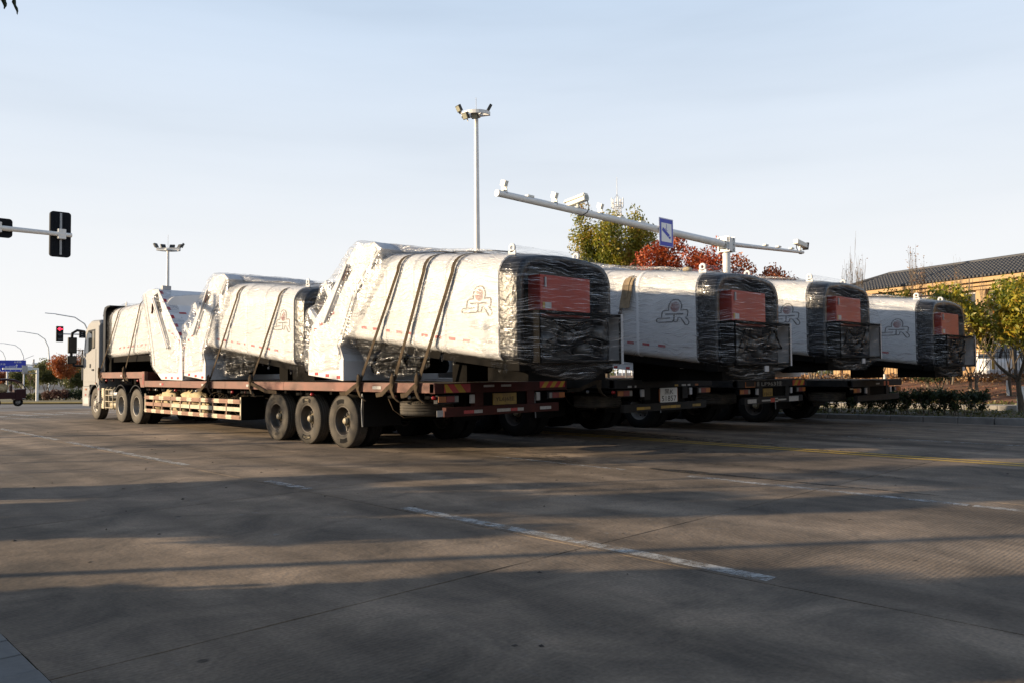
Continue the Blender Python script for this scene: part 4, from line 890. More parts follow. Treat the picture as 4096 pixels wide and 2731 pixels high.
        MB().box(.10, .34, *sorted((dirn * 4.25, dirn * 4.4)), 3.9 - B, 4.02 - B).build('lamp_box', GREYP, tgo); MB().lathe([(0, .05), (.02, .05), (.025, 0)], (.22, dirn * 4.40, 3.96 - B), 'y', 12).build('warning_lamp', LOGOR, tgo)
    # film drawn round everything
    MB().loft([[(p[0] + .006 * noise.noise(Vector((p[1] * 3, p[2] * 5, seed))), p[1], p[2]) for p in ring(.36 + (UE - .36) * k / 40, .016 + .006 * math.sin(k * 2.1 + seed))] for k in range(41)], False).build('body_film', FILM, t)
    pts = [p for u in (.34, .0) for p in ring(u, .02)] + [P(x, -PD - .01, z) for x in (.25, BR + .035) for z in (1.62, 2.44)] + [P(x, .5, pt(.5) + .17) for x in (.40, W - .36)] + [P(x, -.08, z) for x in (xa, xb) for z in (2.4, 3.03)]
    pts += [P(.12 * W, .35, 1.50), P(.32 * W, .05, 1.37), P(.55 * W, -.12, 1.335), P(.72 * W, -.10, 1.36), P(.86 * W, .0, 1.44), P(.5 * W, .6, 1.45)]
    bagp = pts[-6:]; pts = pts[:-6]
    hull_film('end_film', pts, FILMB, t, .13, .016, seed)
    if tg is TG_A: hull_film('hanging_film', bagp + [P(.04, .38, pz(.3) + .05), P(.04, .05, 1.62), P(.3 * W, -.02, 1.6), P(W - .04, .05, 1.62), P(BR, -PD, 1.62), P(W - .04, .5, 1.6)], FILMHANG, t, .10, .03, seed + 8)
    tp = [P(x, u, z) for u, z in tg for x in (-WH_ - .02, W + WH_ + .02) if z > 1.7 or tg is TG_B] + [P(-WH_ - .1, (cyl[0][0] + cyl[1][0]) / 2, (cyl[0][1] + cyl[1][1]) / 2), P(-WH_ - .02, 6.26, 1.5), P(W, 6.26, 1.5), P(-WH_ - .02, 5.3, 1.5), P(.35, 3.4, 3.86), P(W - .3, 3.4, 3.86), P(.3, 4.3, 4.03), P(W - .3, 4.3, 4.03)]
    if tg is TG_A:
        sil = [(6.25, 1.50), (6.30, 1.78), (6.28, 2.43), (6.27, 2.80), (5.92, 2.90), (5.70, 3.07), (5.64, 3.33), (5.33, 3.38), (4.83, 3.77), (4.65, 3.91), (4.32, 4.02), (3.89, 3.97), (3.44, 3.83), (3.50, 3.3), (4.05, 2.75), (4.60, 2.17), (4.95, 1.95), (5.05, 1.55)]
        prism_film('tailgate_film', sil, -WH_ - .035, W + WH_ + .035, FILMH, t, P, .10, .026, seed + 3)
    else:
        tp = [P(x, u, z) for u, z in tg[1:] if u < 6.1 for x in (-WH_ - .02, .3)] + [P(-WH_ - .05, 4.6, 2.6), P(-WH_ - .03, 5.9, 1.5), P(-WH_ - .03, 4.3, 1.5)]
        hull_film('tailgate_film', tp, FILMH, t, .12, .035, seed + 3)
    if tg is TG_A: prism_film('top_film', [(3.85, 3.96), (3.2, 3.84), (2.3, 3.68), (1.3, 3.56), (.75, 3.47), (3.5, 3.76)], .32, W - .32, FILM, t, P, .16, .012, seed + 5)
    if tg is TG_A and detail:
        # loose curtain of film sagging under the shell
        g = []; NU, NV = 26, 12
        for a in range(NU + 1):
            u = 2.2 + 2.6 * a / NU; top = pz(u) + .06; s = math.sin(math.pi * min(1, (a / NU) * 1.0)) ; bot = 1.33 + .75 * (a / NU) ** 5 + .25 * (1 - a / NU) ** 3
            g.append([P(.02 + .05 * math.sin(a * 1.7) * (c / NV) + .10 * noise.noise(Vector((a * .5, c * .25, seed))), u - .25 * (c / NV) * (a / NU), top + (bot - top) * c / NV) for c in range(NV + 1)])
        m = MB(); V = [p for r in g for p in r]; m.add(V, [(i * (NV + 1) + j, i * (NV + 1) + j + 1, (i + 1) * (NV + 1) + j + 1, (i + 1) * (NV + 1) + j) for i in range(NU) for j in range(NV)], True); m.build('film_curtain', FILMBAG, t, fix=False)
        # torn tatters
        rq = random.Random(seed)
        for k in range(5):
            u = .25 + k * .13 if k < 3 else 1.5 + .3 * (k - 3); z = pz(u) - .03; m = MB(); w_ = rq.uniform(.03, .09); h_ = rq.uniform(.1, .2)
            q = [[P(-.02 + rq.uniform(-.03, .03), u + w_ * (j - 2) / 2 * (1 - .6 * i / 4), z - h_ * i / 4) for j in range(5)] for i in range(5)]
            m.add([p for r in q for p in r], [(i * 5 + j, i * 5 + j + 1, i * 5 + j + 6, i * 5 + j + 5) for i in range(4) for j in range(4)]); m.build('film_tatter', FILMBAG, t, fix=False)
    return t
body((8.62, 27.72, 0), 'white refuse truck body behind the cab, its open hopper facing backwards', -1, 2.42, 1, TG_B, False, False)
body((8.62, 15.20, 0), 'white wrapped refuse truck body in the middle of the nearest trailer', 1, 2.42, 2, TG_A)
body((8.62, 8.72, 0), 'largest wrapped refuse truck body, with red cabinet, overhanging the rear of the nearest trailer', 1, 2.34, 3, TG_A)
body((12.80, 7.78, -.05), 'wrapped refuse truck body with dark strap sleeve, second from the left at the rear', 1, 2.44, 4, TG_A, detail=False)
body((17.40, 7.82, .11), 'wrapped refuse truck body with red cabinet, third of the four rear ends', 1, 2.60, 5, TG_A, detail=False)
body((22.10, 7.08, -.10), 'wrapped refuse truck body beside the yellow building, rightmost of the four', 1, 2.66, 6, TG_A, detail=False)

# ------------------------------------------------------------------ straps, timbers
def strap(yb, yt, zt, ztop, label, x0=8.5, xs=8.60, W=2.40, mat=STRAP, wd=.082, zrail=1.29, knot=True, tail=.7, deckw=TW):
    """webbing from the near rail over the load to the far rail"""
    t = thing('tie_down_strap', (x0, yb, zrail), label, 'strap', 'tie-down straps over the loads')
    def Q(x, y, z): return (x - x0, y - yb, z - zrail)
    pts = [Q(x0 - .03, yb, zrail - .16), Q(x0 - .03, yb, zrail + .02), Q(x0 - .01, yb - .03, zrail + .08)]
    for k in range(1, 11): f = k / 11; pts.append(Q(x0 + (xs - .03 - x0) * f + .01 * math.sin(f * 3), yb + (yt - yb) * f, zrail + .08 + (zt - zrail - .3 - .08) * f))
    for k in range(6): a = R(90 - 15 * k); pts.append(Q(xs + .28 - .305 * math.sin(a), yt - .03 * k / 5 , zt - .30 + .315 * math.cos(a)))
    for k in range(1, 8): f = k / 8; pts.append(Q(xs + .28 + (W - .56) * f, yt - .03, zt + .02 + (ztop - zt) * (1 - (2 * f - 1) ** 2)))
    for k in range(6): a = R(15 * k); pts.append(Q(xs + W - .28 + .305 * math.sin(a), yt, zt - .30 + .315 * math.cos(a)))
    pts += [Q(xs + W + .06, (yt + yb) / 2, zt - 1.2), Q(x0 + deckw + .03, yb, zrail)]
    MB().ribbon(pts, wd, (0, 1, 0), .008).build('webbing', mat, t)
    if knot:
        lump(MB(), Q(x0 - .05, yb, zrail + .05), (.035, .06, .13), yb, 8).build('knot', mat, t)
        MB().ribbon([Q(x0 - .05, yb, zrail), Q(x0 - .06, yb + .02, zrail - .12), Q(x0 - .03, yb - .03, zrail - .26), Q(x0 + .02, yb - .10, zrail - .33)], wd, (0, 1, .2), .02).build('hanging_end', mat, t)
        MB().ribbon([Q(x0 - .045, yb + .02, zrail - .02), Q(x0 - .06, yb + .28 * tail, zrail - .10), Q(x0 - .045, yb + .6 * tail, zrail - .20), Q(x0 - .02, yb + tail, zrail - .22)], wd, (0, .3, 1), .014).build('side_tail', mat, t)
    return t
strap(12.84, 11.75, 3.62, 3.76, 'brown strap nearest the hopper of the rear load')
strap(11.76, 10.99, 3.54, 3.68, 'middle of the three brown straps over the rear load', tail=.55)
strap(11.04, 10.21, 3.46, 3.60, 'brown strap nearest the logo on the rear load', tail=.5)
strap(19.58, 18.26, 3.60, 3.74, 'front brown strap over the middle load', mat=STRAP, tail=.75)
strap(17.30, 16.22, 3.38, 3.52, 'rear brown strap over the middle load', tail=-1.2)
strap(28.0, 26.65, 3.62, 3.74, 'brown strap next to the cab over the front load', zrail=1.55, tail=-.3)
strap(25.69, 24.75, 3.74, 3.86, 'brown strap beside the open hopper of the front load', zrail=1.55, tail=-.3)
s5 = strap(10.35, 9.75, 3.40, 3.54, 'dark strap with worn sleeve over the second truck load', x0=12.62, xs=12.78, W=2.48, tail=.9, deckw=3.6)
m = MB(); pp = [Vector((12.78 + .28 - .325 * math.sin(R(90 - 15 * k)), 9.74, 3.06 + .335 * math.cos(R(90 - 15 * k)))) for k in range(6)]
pp = [pp[0] + Vector((-.02, .06, -.34)), pp[0] + Vector((-.012, .03, -.15))] + pp + [pp[-1] + Vector((.25, 0, .035)), pp[-1] + Vector((.5, 0, .06))]
m.ribbon(pp, .24, (0, 1, 0), .02); m.ribbon([p + Vector((-.012, 0, .012)) for p in pp[1:]], .10, (0, 1, 0), .02)
tag(m.build('strap_sleeve', STRAPG), 'worn brown fabric sleeve under the strap on the second load', 'sleeve')
for (x, y, z, l, lb) in ((9.5, 10.7, 3.565, 1.0, 'pine batten under the straps on top of the rear load'), (9.5, 16.2, 3.44, .9, 'pine batten under the straps on top of the middle load'), (22.8, 8.85, 3.50, .9, 'pine batten on top of the rightmost load')):
    tag(MB().box(x, x + .5, y, y + l, z, z + .05).build('pine_batten', WOOD, bevel=.004), lb, 'timber', 'timbers on the loads')
tag(lump(MB(), (13.7, 8.95, 3.50), (.08, .10, .05), 4.).build('rag', CREAM), 'small pale rag on top of the second load', 'rag')
# ------------------------------------------------------------------ trees
def leaves(name, clumps, n, size, mat, parent, seed, squash=.8, droop=0.):
    """n small leaf blades scattered through clumps [(x, y, z, radius)]"""
    rg = np.random.default_rng(seed); c = np.array(clumps, float); wgt = c[:, 3] ** 2.2; wgt /= wgt.sum()
    idx = rg.choice(len(c), n, p=wgt); d = rg.normal(size=(n, 3)); d /= np.linalg.norm(d, axis=1)[:, None]
    r = rg.random(n) ** .45; ctr = c[idx, :3] + d * (c[idx, 3] * r)[:, None] * np.array([1, 1, squash])
    ctr[:, 2] -= droop * rg.random(n)
    a = rg.normal(size=(n, 3)); a[:, 2] -= .5; a /= np.linalg.norm(a, axis=1)[:, None]
    b_ = np.cross(a, rg.normal(size=(n, 3))); b_ /= np.linalg.norm(b_, axis=1)[:, None]
    s = size * (.6 + .8 * rg.random(n)); nn = np.cross(a, b_)
    L_ = (a * s[:, None]); Wd = (b_ * (s * .42)[:, None]); bend = nn * (s * .18)[:, None]
    V = np.stack([ctr - L_, ctr + Wd * 1. + bend * .5 - L_ * .1, ctr + L_ , ctr - Wd + bend * .5 - L_ * .1], 1).reshape(-1, 3)
    me = bpy.data.meshes.new(name); me.vertices.add(4 * n); me.vertices.foreach_set('co', V.ravel())
    me.loops.add(4 * n); me.loops.foreach_set('vertex_index', np.arange(4 * n, dtype=np.int32)); me.polygons.add(n); me.polygons.foreach_set('loop_start', np.arange(0, 4 * n, 4, dtype=np.int32)); me.polygons.foreach_set('loop_total', np.full(n, 4, dtype=np.int32))
    me.update(); me.validate(); me.materials.append(mat); o = bpy.data.objects.new(name, me); COL.objects.link(o); o.parent = parent
    return o
BARK = pm('bark', (.085, .065, .045), .9, col2=(.04, .032, .024), scale=8, bump=.5, bscale=16)
BARKL = pm('bark_pale', (.17, .135, .10), .9, col2=(.10, .08, .06), scale=7, bump=.4, bscale=16)
LIME = pm('whitewash', (.70, .70, .67), .85, col2=(.48, .47, .44), scale=7)
def branches(m, p, d, ln, r, lev, rg, tips, spread=.6, up=.25, k=3, minr=.006):
    """recursive limbs; collects tip points"""
    n = 4; pts = [p]; rs = [r]; q = Vector(p); dd = Vector(d)
    for i in range(n):
        dd = (dd + Vector((rg.uniform(-1, 1), rg.uniform(-1, 1), rg.uniform(-.6, 1) )) * .14 + Vector((0, 0, up * .12))).normalized(); q = q + dd * ln / n; pts.append(q.copy()); rs.append(max(minr, r * (1 - .5 * (i + 1) / n)))
    m.tube(pts, rs, 6 if r > .03 else 4, False)
    if lev == 0: tips.append(q.copy()); return
    for j in range(k):
        st = pts[rg.choice((2, 3, 4))] if j else pts[-1]
        nd = (dd + Vector((rg.uniform(-1, 1), rg.uniform(-1, 1), rg.uniform(-.3, .9))) * spread).normalized()
        branches(m, st, nd, ln * rg.uniform(.6, .85), max(minr, rs[-1] * .8), lev - 1, rg, tips, spread, up, k, minr)
def tree(name, loc, h, cr, label, lmat, n, size, seed, trunk=.09, clear=.35, white=.0, lev=2, group=None, squash=.85, cs=.38, lean=0., multi=1, bark=None, k=3, spread=.65, leafy=True, minr=.006, cat='tree'):
    t = thing(name, loc, label, cat, group); rg = random.Random(seed); m = MB(); tips = []; bark = bark or BARK
    for s in range(multi):
        a = 2 * math.pi * s / multi + rg.random(); b0 = Vector((.06 * math.cos(a), .06 * math.sin(a), 0)) if multi > 1 else Vector((0, 0, 0))
        top = Vector((lean + rg.uniform(-.1, .1) + (.25 * math.cos(a) if multi > 1 else 0), rg.uniform(-.1, .1) + (.25 * math.sin(a) if multi > 1 else 0), h * clear))
        m.tube([b0 - Vector((0, 0, .12)), b0.lerp(top, .3) + Vector((rg.uniform(-.04, .04), rg.uniform(-.04, .04), 0)), b0.lerp(top, .65), top], [trunk * 1.25, trunk, trunk * .85, trunk * .7], 9, False)
        for j in range(4):
            a2 = 2 * math.pi * j / 4 + rg.random(); el = rg.uniform(.5, 1.5)
            d = Vector((math.cos(a2), math.sin(a2), el)).normalized(); ln = (h * (1 - clear)) * rg.uniform(.36, .5)
            branches(m, top - Vector((0, 0, rg.random() * h * .08)), d, ln, trunk * .55, lev, rg, tips, spread, .3, k, minr)
    vz = np.array(m.v); hi = vz[:, 2] > h * clear * .98; zc = h * clear; ext = .25 * cs if leafy else 0
    kz_ = (h - ext - zc) / max(.01, vz[:, 2].max() - zc); rr_ = np.sqrt(((vz[hi, :2] - np.array([lean, 0])) ** 2).sum(1)).max(); kr_ = (cr - ext) / max(.01, rr_)
    def nrm_(p):
        f = min(1., max(0., (p[2] - zc * .9) / (zc * .1 + .01))); q = (lean * min(1, max(0, p[2] / zc)), 0)
        k = 1 + (kr_ - 1) * f
        return (q[0] + (p[0] - q[0]) * k, p[1] * k, p[2] if p[2] < zc else zc + (p[2] - zc) * kz_)
    m.v = [nrm_(p) for p in m.v]; tips = [Vector(nrm_(p)) for p in tips]
    m.build('trunk', bark, t)
    if white:
        m2 = MB(); m2.tube([(0, 0, -.05), (0, 0, white * .5), (lean * white / h, 0, white)], [trunk * 1.30, trunk * 1.12, trunk * 1.08], 10, False); m2.build('whitewash_band', LIME, t)
    if leafy:
        cl = []
        for p in tips:
            # keep the crown inside its radius
            cl.append((p.x, p.y, p.z, cs * rg.uniform(.6, 1.25))); cl.append((*(p * .8 + Vector((lean * .2, 0, h * clear * .24))), cs * rg.uniform(.5, .9)))
        leaves('crown', cl, n, size, lmat, t, seed, squash)
    return t
L_GREEN = leaf_mat('leaf_green', [(.03, .05, .010), (.07, .10, .016), (.14, .15, .02), (.22, .17, .025)])
L_YG = leaf_mat('leaf_yellow_green', [(.06, .10, .012), (.17, .19, .02), (.34, .28, .025), (.38, .16, .03)])
L_DK = leaf_mat('leaf_dark', [(.012, .022, .008), (.025, .042, .012), (.05, .07, .016)])
L_RED = leaf_mat('leaf_red', [(.19, .03, .014), (.38, .07, .022), (.50, .14, .035)])
L_ORG = leaf_mat('leaf_orange', [(.20, .045, .014), (.32, .085, .02), (.36, .14, .03)])
L_OLV = leaf_mat('leaf_olive', [(.05, .06, .02), (.09, .10, .03), (.14, .13, .035)])
L_RUST = leaf_mat('leaf_rust', [(.17, .045, .018), (.30, .08, .025), (.42, .14, .035)])
# trees standing outside the frame on the near pavement: they shade the road in front of the camera
tree('street_tree', (-2.7, 14.2, 0), 6.4, 2.0, 'leafy street tree on the near pavement, left of the frame', L_GREEN, 13000, .10, 11, .09, .28, lev=2, cs=.9, group='street trees on the near pavement')
tree('street_tree', (-2.6, 6.4, 0), 6.4, 2.2, 'leafy street tree by the camera whose twigs hang into the top left corner', L_GREEN, 13000, .10, 12, .10, .26, lev=2, cs=.9, group='street trees on the near pavement')
tree('street_tree', (-2.6, 2.0, 0), 6.2, 2.2, 'leafy street tree beside the camera, left of the frame', L_GREEN, 13000, .10, 13, .10, .26, lev=2, cs=.9, group='street trees on the near pavement')
tree('bare_street_tree', (-4.0, 19.6, 0), 5.5, 1.6, 'thin bare street tree on the near pavement, left of the frame', L_GREEN, 700, .08, 14, .06, .3, lev=2, cs=.5, group='street trees on the near pavement')
tree('bare_street_tree', (-4.2, 26.0, 0), 5.0, 1.5, 'thin bare tree farther along the near pavement, left of the frame', L_GREEN, 900, .08, 15, .06, .35, lev=2, cs=.45, group='street trees on the near pavement')
def bush(loc, rx, ry, h, label, seed, n=7000):
    t = thing('added_shade_shrub', loc, label, 'shrub', 'unseen shrubs added to shade the road'); rg = random.Random(seed); cl = []; m = MB()
    for k in range(26):
        a = rg.random() * 6.28; f = rg.random() ** .5; q = Vector((rx * f * math.cos(a), ry * f * math.sin(a), h * rg.uniform(.12, .92) * (1 - .25 * f)))
        cl.append((*q, .42 * rg.uniform(.7, 1.2))); m.tube([(q.x * .1, q.y * .1, 0), (q.x * .5, q.y * .5, q.z * .5), q], [.025, .018, .008], 5, False)
    m.build('stems', BARK, t); leaves('foliage', cl, n, .10, L_GREEN, t, seed, .9)
for i, (x, y, rx, ry, h, lb) in enumerate(((-2.9, -1.6, 1.1, 1.6, 4.0, 'unseen shrub added for shade, behind and left of the camera'), (-2.9, 1.0, 1.1, 1.6, 4.2, 'unseen shrub added for shade, left of the camera'), (-2.9, 3.6, 1.1, 1.6, 4.2, 'unseen shrub added for shade left of the frame, third from the camera'), (-2.9, 6.2, 1.1, 1.5, 4.2, 'unseen shrub added for shade left of the frame, fourth from the camera'), (-2.9, 8.0, 1.0, 1.15, 3.6, 'unseen shrub added for shade left of the frame, just before the lamp post'), (-2.9, 13.0, 1.0, 1.3, 4.0, 'unseen shrub added for shade left of the frame, beyond the lamp post'), (-2.9, 15.2, 1.0, 1.2, 3.4, 'smaller unseen shrub added for shade left of the frame, farthest from the camera'))):
    bush((x, y, 0), rx, ry, h, lb, 50 + i, 11000)  # unseen, added to fill out the tree shade on the foreground road
tree('bare_street_tree', (-4.4, 21.6, 0), 5.2, .7, 'slender sapling on the near pavement between two bare trees, left of the frame', L_GREEN, 150, .07, 16, .05, .6, lev=1, cs=.3, group='street trees on the near pavement')
tree('bare_street_tree', (-4.4, 23.2, 0), 4.8, .7, 'second slender sapling farther along the near pavement, left of the frame', L_GREEN, 150, .07, 17, .05, .6, lev=1, cs=.3, group='street trees on the near pavement')
tg_ = MB(); tg_.tube([(-5.2, 11.95, 0), (-5.2, 11.95, 7)], .07, 10)
tag(tg_.build('lamp_post', GALV), 'slim lamp post on the near pavement, left of the frame', 'lamp post')
# twig hanging into the top left corner
tw = thing('hanging_twig', tuple(at(-60, -160, 4.2)), 'dark drooping leaves hanging into the top left corner', 'leaves')
base = at(-60, -160, 4.2)
for (pa, pb, wdt) in (((52, -40), (67, 58), 15), ((25, -45), (14, 36), 20), ((-8, -60), (2, 2), 10)):
    A_ = at(*pa, 4.2) - base; B_ = at(*pb, 4.2) - base; sd = (at(pa[0] + wdt, pa[1], 4.2) - at(*pa, 4.2)) * .55; m = MB(); rr = random.Random(wdt); rings = []
    for i in range(9):
        f = i / 8; c = A_.lerp(B_, f) + sd * .5 * math.sin(f * 9); w_ = (math.sin(math.pi * min(1, f * .85 + .12)) ** .7) * rr.uniform(.75, 1.1); dv = Vector((.004, .006, 0))
        rings.append([c - sd * w_, c + dv, c + sd * w_, c - dv])
    m.loft(rings, True); m.build('leaf', L_DK, tw)
MB().tube([Vector((0, 0, 0)), at(30, -60, 4.2) - base, at(80, -70, 4.25) - base], .006, 5).build('twig', BARK, tw)
MB().tube([Vector((0, 0, 0)), at(-300, -420, 4.6) - base, Vector((-2.6, 6.4, 3.6)) - base], [.006, .012, .02], 5).build('bough', BARK, tw)

# ------------------------------------------------------------------ right-hand verge
KA, KB = Vector((25.8, 12.4, 0)), Vector((26.85, 6.2, 0)); kd = (KB - KA).normalized()
kn = Vector((-kd.y, kd.x, 0)); kn = kn if kn.x > 0 else -kn
kz = gz(26.2, 9) ; KERB = pm('kerb_stone', (.21, .205, .20), .85, col2=(.13, .128, .125), scale=3, bump=.3, bscale=14)
def K(s, d, z=0.): p = KA + kd * s + kn * d; return Vector((p.x, p.y, kz + z))
kr = struct(MB().add([K(-22, 0, -.02), K(18, 0, -.02), K(18, .3, -.02), K(-22, .3, -.02)], [(0, 1, 2, 3)]).build('kerb', JOINT, org=(0, 0, 0)))
for k in range(42):
    s = -22 + k * .95; m = MB(); m.obox((K(s + .472, .11, .045)), kd * .466, kn * .11, Vector((0, 0, .115)))
    m.build('kerb_stone', KERB, kr, bevel=.02)
def bank(d): 
    if d < 8.6: return .13
    f = min(1, (d - 8.6) / 9.5); return .13 + .85 * f * f * (3 - 2 * f)
SOIL = pm('red_soil', (.20, .075, .035), .95, col2=(.09, .045, .022), scale=1.2, bump=.6, bscale=6, chips=((.16, .14, .05), 3., .58))
GRASSD = pm('verge_earth', (.085, .075, .04), .95, col2=(.05, .045, .025), scale=1.5, bump=.5, bscale=9)
ds = [.225, 1, 2.5, 4.5, 6.0, 7.4, 8.6] + [9.2 + k * .9 for k in range(11)] + [30, 60]; ss = [-40 + k * 1.5 for k in range(48)]
rg = random.Random(2); m = MB(); V = [K(s, d, bank(d) + (rg.uniform(-.05, .05) if 8.6 < d < 19 else 0)) for s in ss for d in ds]; nd = len(ds)
m.add(V, [(i * nd + j, i * nd + j + 1, (i + 1) * nd + j + 1, (i + 1) * nd + j) for i in range(len(ss) - 1) for j in range(6, nd - 1)], True)
struct(m.build('soil_bank', SOIL, org=(0, 0, 0)))
m = MB(); m.add(V, [(i * nd + j, i * nd + j + 1, (i + 1) * nd + j + 1, (i + 1) * nd + j) for i in range(len(ss) - 1) for j in range(0, 6)], True); struct(m.build('verge', GRASSD, org=(0, 0, 0)))
# scattered dry leaves and grass tufts on the verge and bank
L_DRY = leaf_mat('dry_leaf', [(.10, .05, .02), (.22, .10, .035), (.34, .24, .12)], .1)
cl = [(*K(rg.uniform(-12, 9), rg.uniform(4, 18))[:2], 0, 0) for _ in range(1)]
def scatter(name, n, s0, s1, d0, d1, size, mat, seed, lab, cat, hgt=.02):
    rgn = np.random.default_rng(seed); C = []
    for _ in range(n):
        s, d = rgn.uniform(s0, s1), rgn.uniform(d0, d1); p = K(s, d, bank(d) + .02 + rgn.random() * hgt); C.append((p.x, p.y, p.z, size * .6))
    o = leaves(name, C, n, size, mat, None, seed, .3); o['kind'] = 'stuff'; tag(o, lab, cat); return o
scatter('fallen_leaves', 5200, -14, 10, 8.0, 18.5, .05, L_DRY, 5, 'dry fallen leaves strewn over the red soil bank', 'leaves')
scatter('grass_tufts', 5200, -14, 10, 7.6, 10.5, .06, L_OLV, 6, 'short green grass at the foot of the red soil bank', 'grass', .08)
scatter('dry_grass', 3600, -14, 10, 16.5, 19, .11, L_DRY, 7, 'dry brown grass along the foot of the dark fence', 'grass', .35)
scatter('verge_grass', 4200, -10, 9, .3, 5.5, .05, L_OLV, 8, 'thin grass on the strip behind the kerb', 'grass', .04)
# footpath with a raised concrete edge
PATH = pm('path_concrete', (.30, .28, .25), .85, col2=(.20, .19, .175), scale=2.5)
pth = MB(); pth.obox(K(-6, 6.5, .20), kd * 22, kn * .95, Vector((0, 0, .06))); pa = struct(pth.build('footpath', PATH, org=(0, 0, 0)))
eb = None
for k in range(30):
    s = -20 + k * 1.2; m = MB(); m.obox(K(s + .6, 5.42, .17), kd * .594, kn * .12, Vector((0, 0, .14))); m.build('edging_block', PATH, pa, bevel=.015)
# hedge along the kerb
hd = thing('hedge', tuple(K(-4, 1.9, .13)), 'clipped dark hedge behind the kerb on the right', 'hedge'); o_h = K(-4, 1.9, .13)
rg = random.Random(4); cl = []; m = MB()
for k in range(190):
    s = -12 + 17.1 * k / 190; q = K(s + rg.uniform(-.1, .1), 1.9 + rg.uniform(-.5, .5), .13) - o_h
    top = q + Vector((rg.uniform(-.2, .2), rg.uniform(-.2, .2), rg.uniform(.6, .8))); m.tube([q, q.lerp(top, .5) + Vector((rg.uniform(-.05, .05), rg.uniform(-.05, .05), 0)), top], [.014, .010, .006], 4, False)
    cl += [(top.x, top.y, top.z - .06, rg.uniform(.16, .22)), (q.x, q.y, rg.uniform(.42, .62), rg.uniform(.16, .24)), (q.x, q.y, rg.uniform(.2, .45), rg.uniform(.10, .18))]
    if k % 3 == 0: cl.append((q.x, q.y, .25, .12))
m.build('stems', BARK, hd); leaves('foliage', cl, 40000, .05, L_DK, hd, 9, .85)

# right-hand trees
def G(u, v, d): p = at(u, v, d); return (p.x, p.y, p.z)
tree('evergreen_tree', G(4085, 1655, 27.), 4.9, 2.7, 'green and yellow leafed tree with whitewashed trunk at the right edge', L_YG, 20000, .085, 21, .10, .26, .95, lev=2, cs=.60, lean=-.2, squash=.8, k=4)
tree('evergreen_tree', G(4035, 1612, 34.), 4.2, 1.8, 'smaller green tree with whitewashed trunk behind the tree at the right edge', L_GREEN, 5000, .09, 22, .07, .35, 1.0, lev=2, cs=.5)
tree('bare_tree', G(3899, 1606, 33.), 5.6, 1.7, 'bare forked tree in front of the dark fence', L_DRY, 60, .05, 23, .085, .17, lev=3, cs=.2, multi=2, bark=BARKL, k=3, spread=.42, minr=.011)
tree('bare_tree', G(3420, 1560, 40.), 8.0, .95, 'tall bare tree rising over the third load against the sky', L_DRY, 60, .05, 24, .06, .35, lev=3, cs=.15, multi=2, bark=BARKL, k=3, spread=.36, minr=.02)
tree('bare_tree', G(3680, 1570, 40.), 7.6, .9, 'bare tree with seed heads in front of the tiled roof', L_DRY, 350, .05, 25, .05, .32, lev=3, cs=.16, multi=2, bark=BARKL, k=3, spread=.34, minr=.017)
tree('bare_tree', G(3250, 1560, 42.), 5.9, 1.5, 'low bare tree between the red tree and the roof end', L_DRY, 200, .05, 26, .05, .3, lev=3, cs=.2, multi=3, bark=BARKL, k=2, spread=.5, minr=.010)
tree('evergreen_tree', G(3600, 1560, 41.), 5.0, 1.7, 'dark green tree in front of the roof, above the rightmost load', L_GREEN, 6000, .09, 27, .08, .45, lev=2, cs=.5)
tree('bare_tree', G(3800, 1560, 38.), 6.4, 1.2, 'thin bare tree in front of the yellow wall', L_DRY, 120, .05, 31, .05, .25, lev=3, cs=.18, multi=3, bark=BARKL, k=3, spread=.4, minr=.011)
tree('evergreen_tree', G(3765, 1600, 33.), 1.9, 1.1, 'low dark bush tree below the rightmost load', L_DK, 6000, .06, 28, .06, .25, .5, lev=2, cs=.42)
tree('small_tree', G(3540, 1588, 34.), 2.2, .6, 'young tree with whitewashed trunk seen under the rightmost trailer', L_OLV, 700, .07, 29, .07, .5, 1.0, lev=1, cs=.3)
tree('small_tree', G(3708, 1590, 36.), 2.3, .6, 'young tree with tan trunk behind the hedge', L_OLV, 700, .07, 30, .06, .5, lev=1, cs=.3, bark=BARKL)
# autumn trees behind the trucks
tree('maple_tree', G(2430, 1575, 40.), 9.2, 2.7, 'maple with green leaves turning yellow behind the trucks', L_YG, 26000, .08, 41, .12, .22, lev=3, cs=.50, k=3, spread=.55, squash=1.5)
tree('maple_tree', G(2725, 1575, 37.), 7.2, 2.4, 'maple in full red leaf behind the second load', L_RED, 22000, .08, 42, .12, .25, lev=3, cs=.55, k=3, spread=.6)
tree('maple_tree', G(3000, 1575, 36.), 6.0, 2.0, 'lower orange red maple right of the camera gantry', L_RUST, 14000, .08, 43, .11, .3, lev=3, cs=.50, k=3, spread=.6)
# ------------------------------------------------------------------ yellow building, fence, parked vehicles behind it
BW = pm('ochre_wall', (.35, .225, .11), .85, col2=(.30, .19, .09), scale=1.2); BT = pm('ochre_trim', (.39, .265, .138), .8, col2=(.34, .225, .112), scale=1.5)
TILE = pm('grey_tile', (.075, .078, .085), .7, col2=(.045, .046, .05), scale=3); FRAMEW = pm('window_frame', (.62, .63, .62), .5); WG = glass_mat('window_glass', (.05, .06, .07), .05)
PA, PB = Vector((49.8, 11.27, 0)), Vector((53.77, 21.38, 0)); bd = (PA - PB).normalized(); ang = math.atan2(bd.y, bd.x)
o0 = PB - bd * 2.6; bz = .45
bl = thing('gatehouse_building', (o0.x, o0.y, bz), 'long ochre building with grey tiled roof behind the fence', 'building', rz=ang); BL = 34.
EV = 6.45 - bz
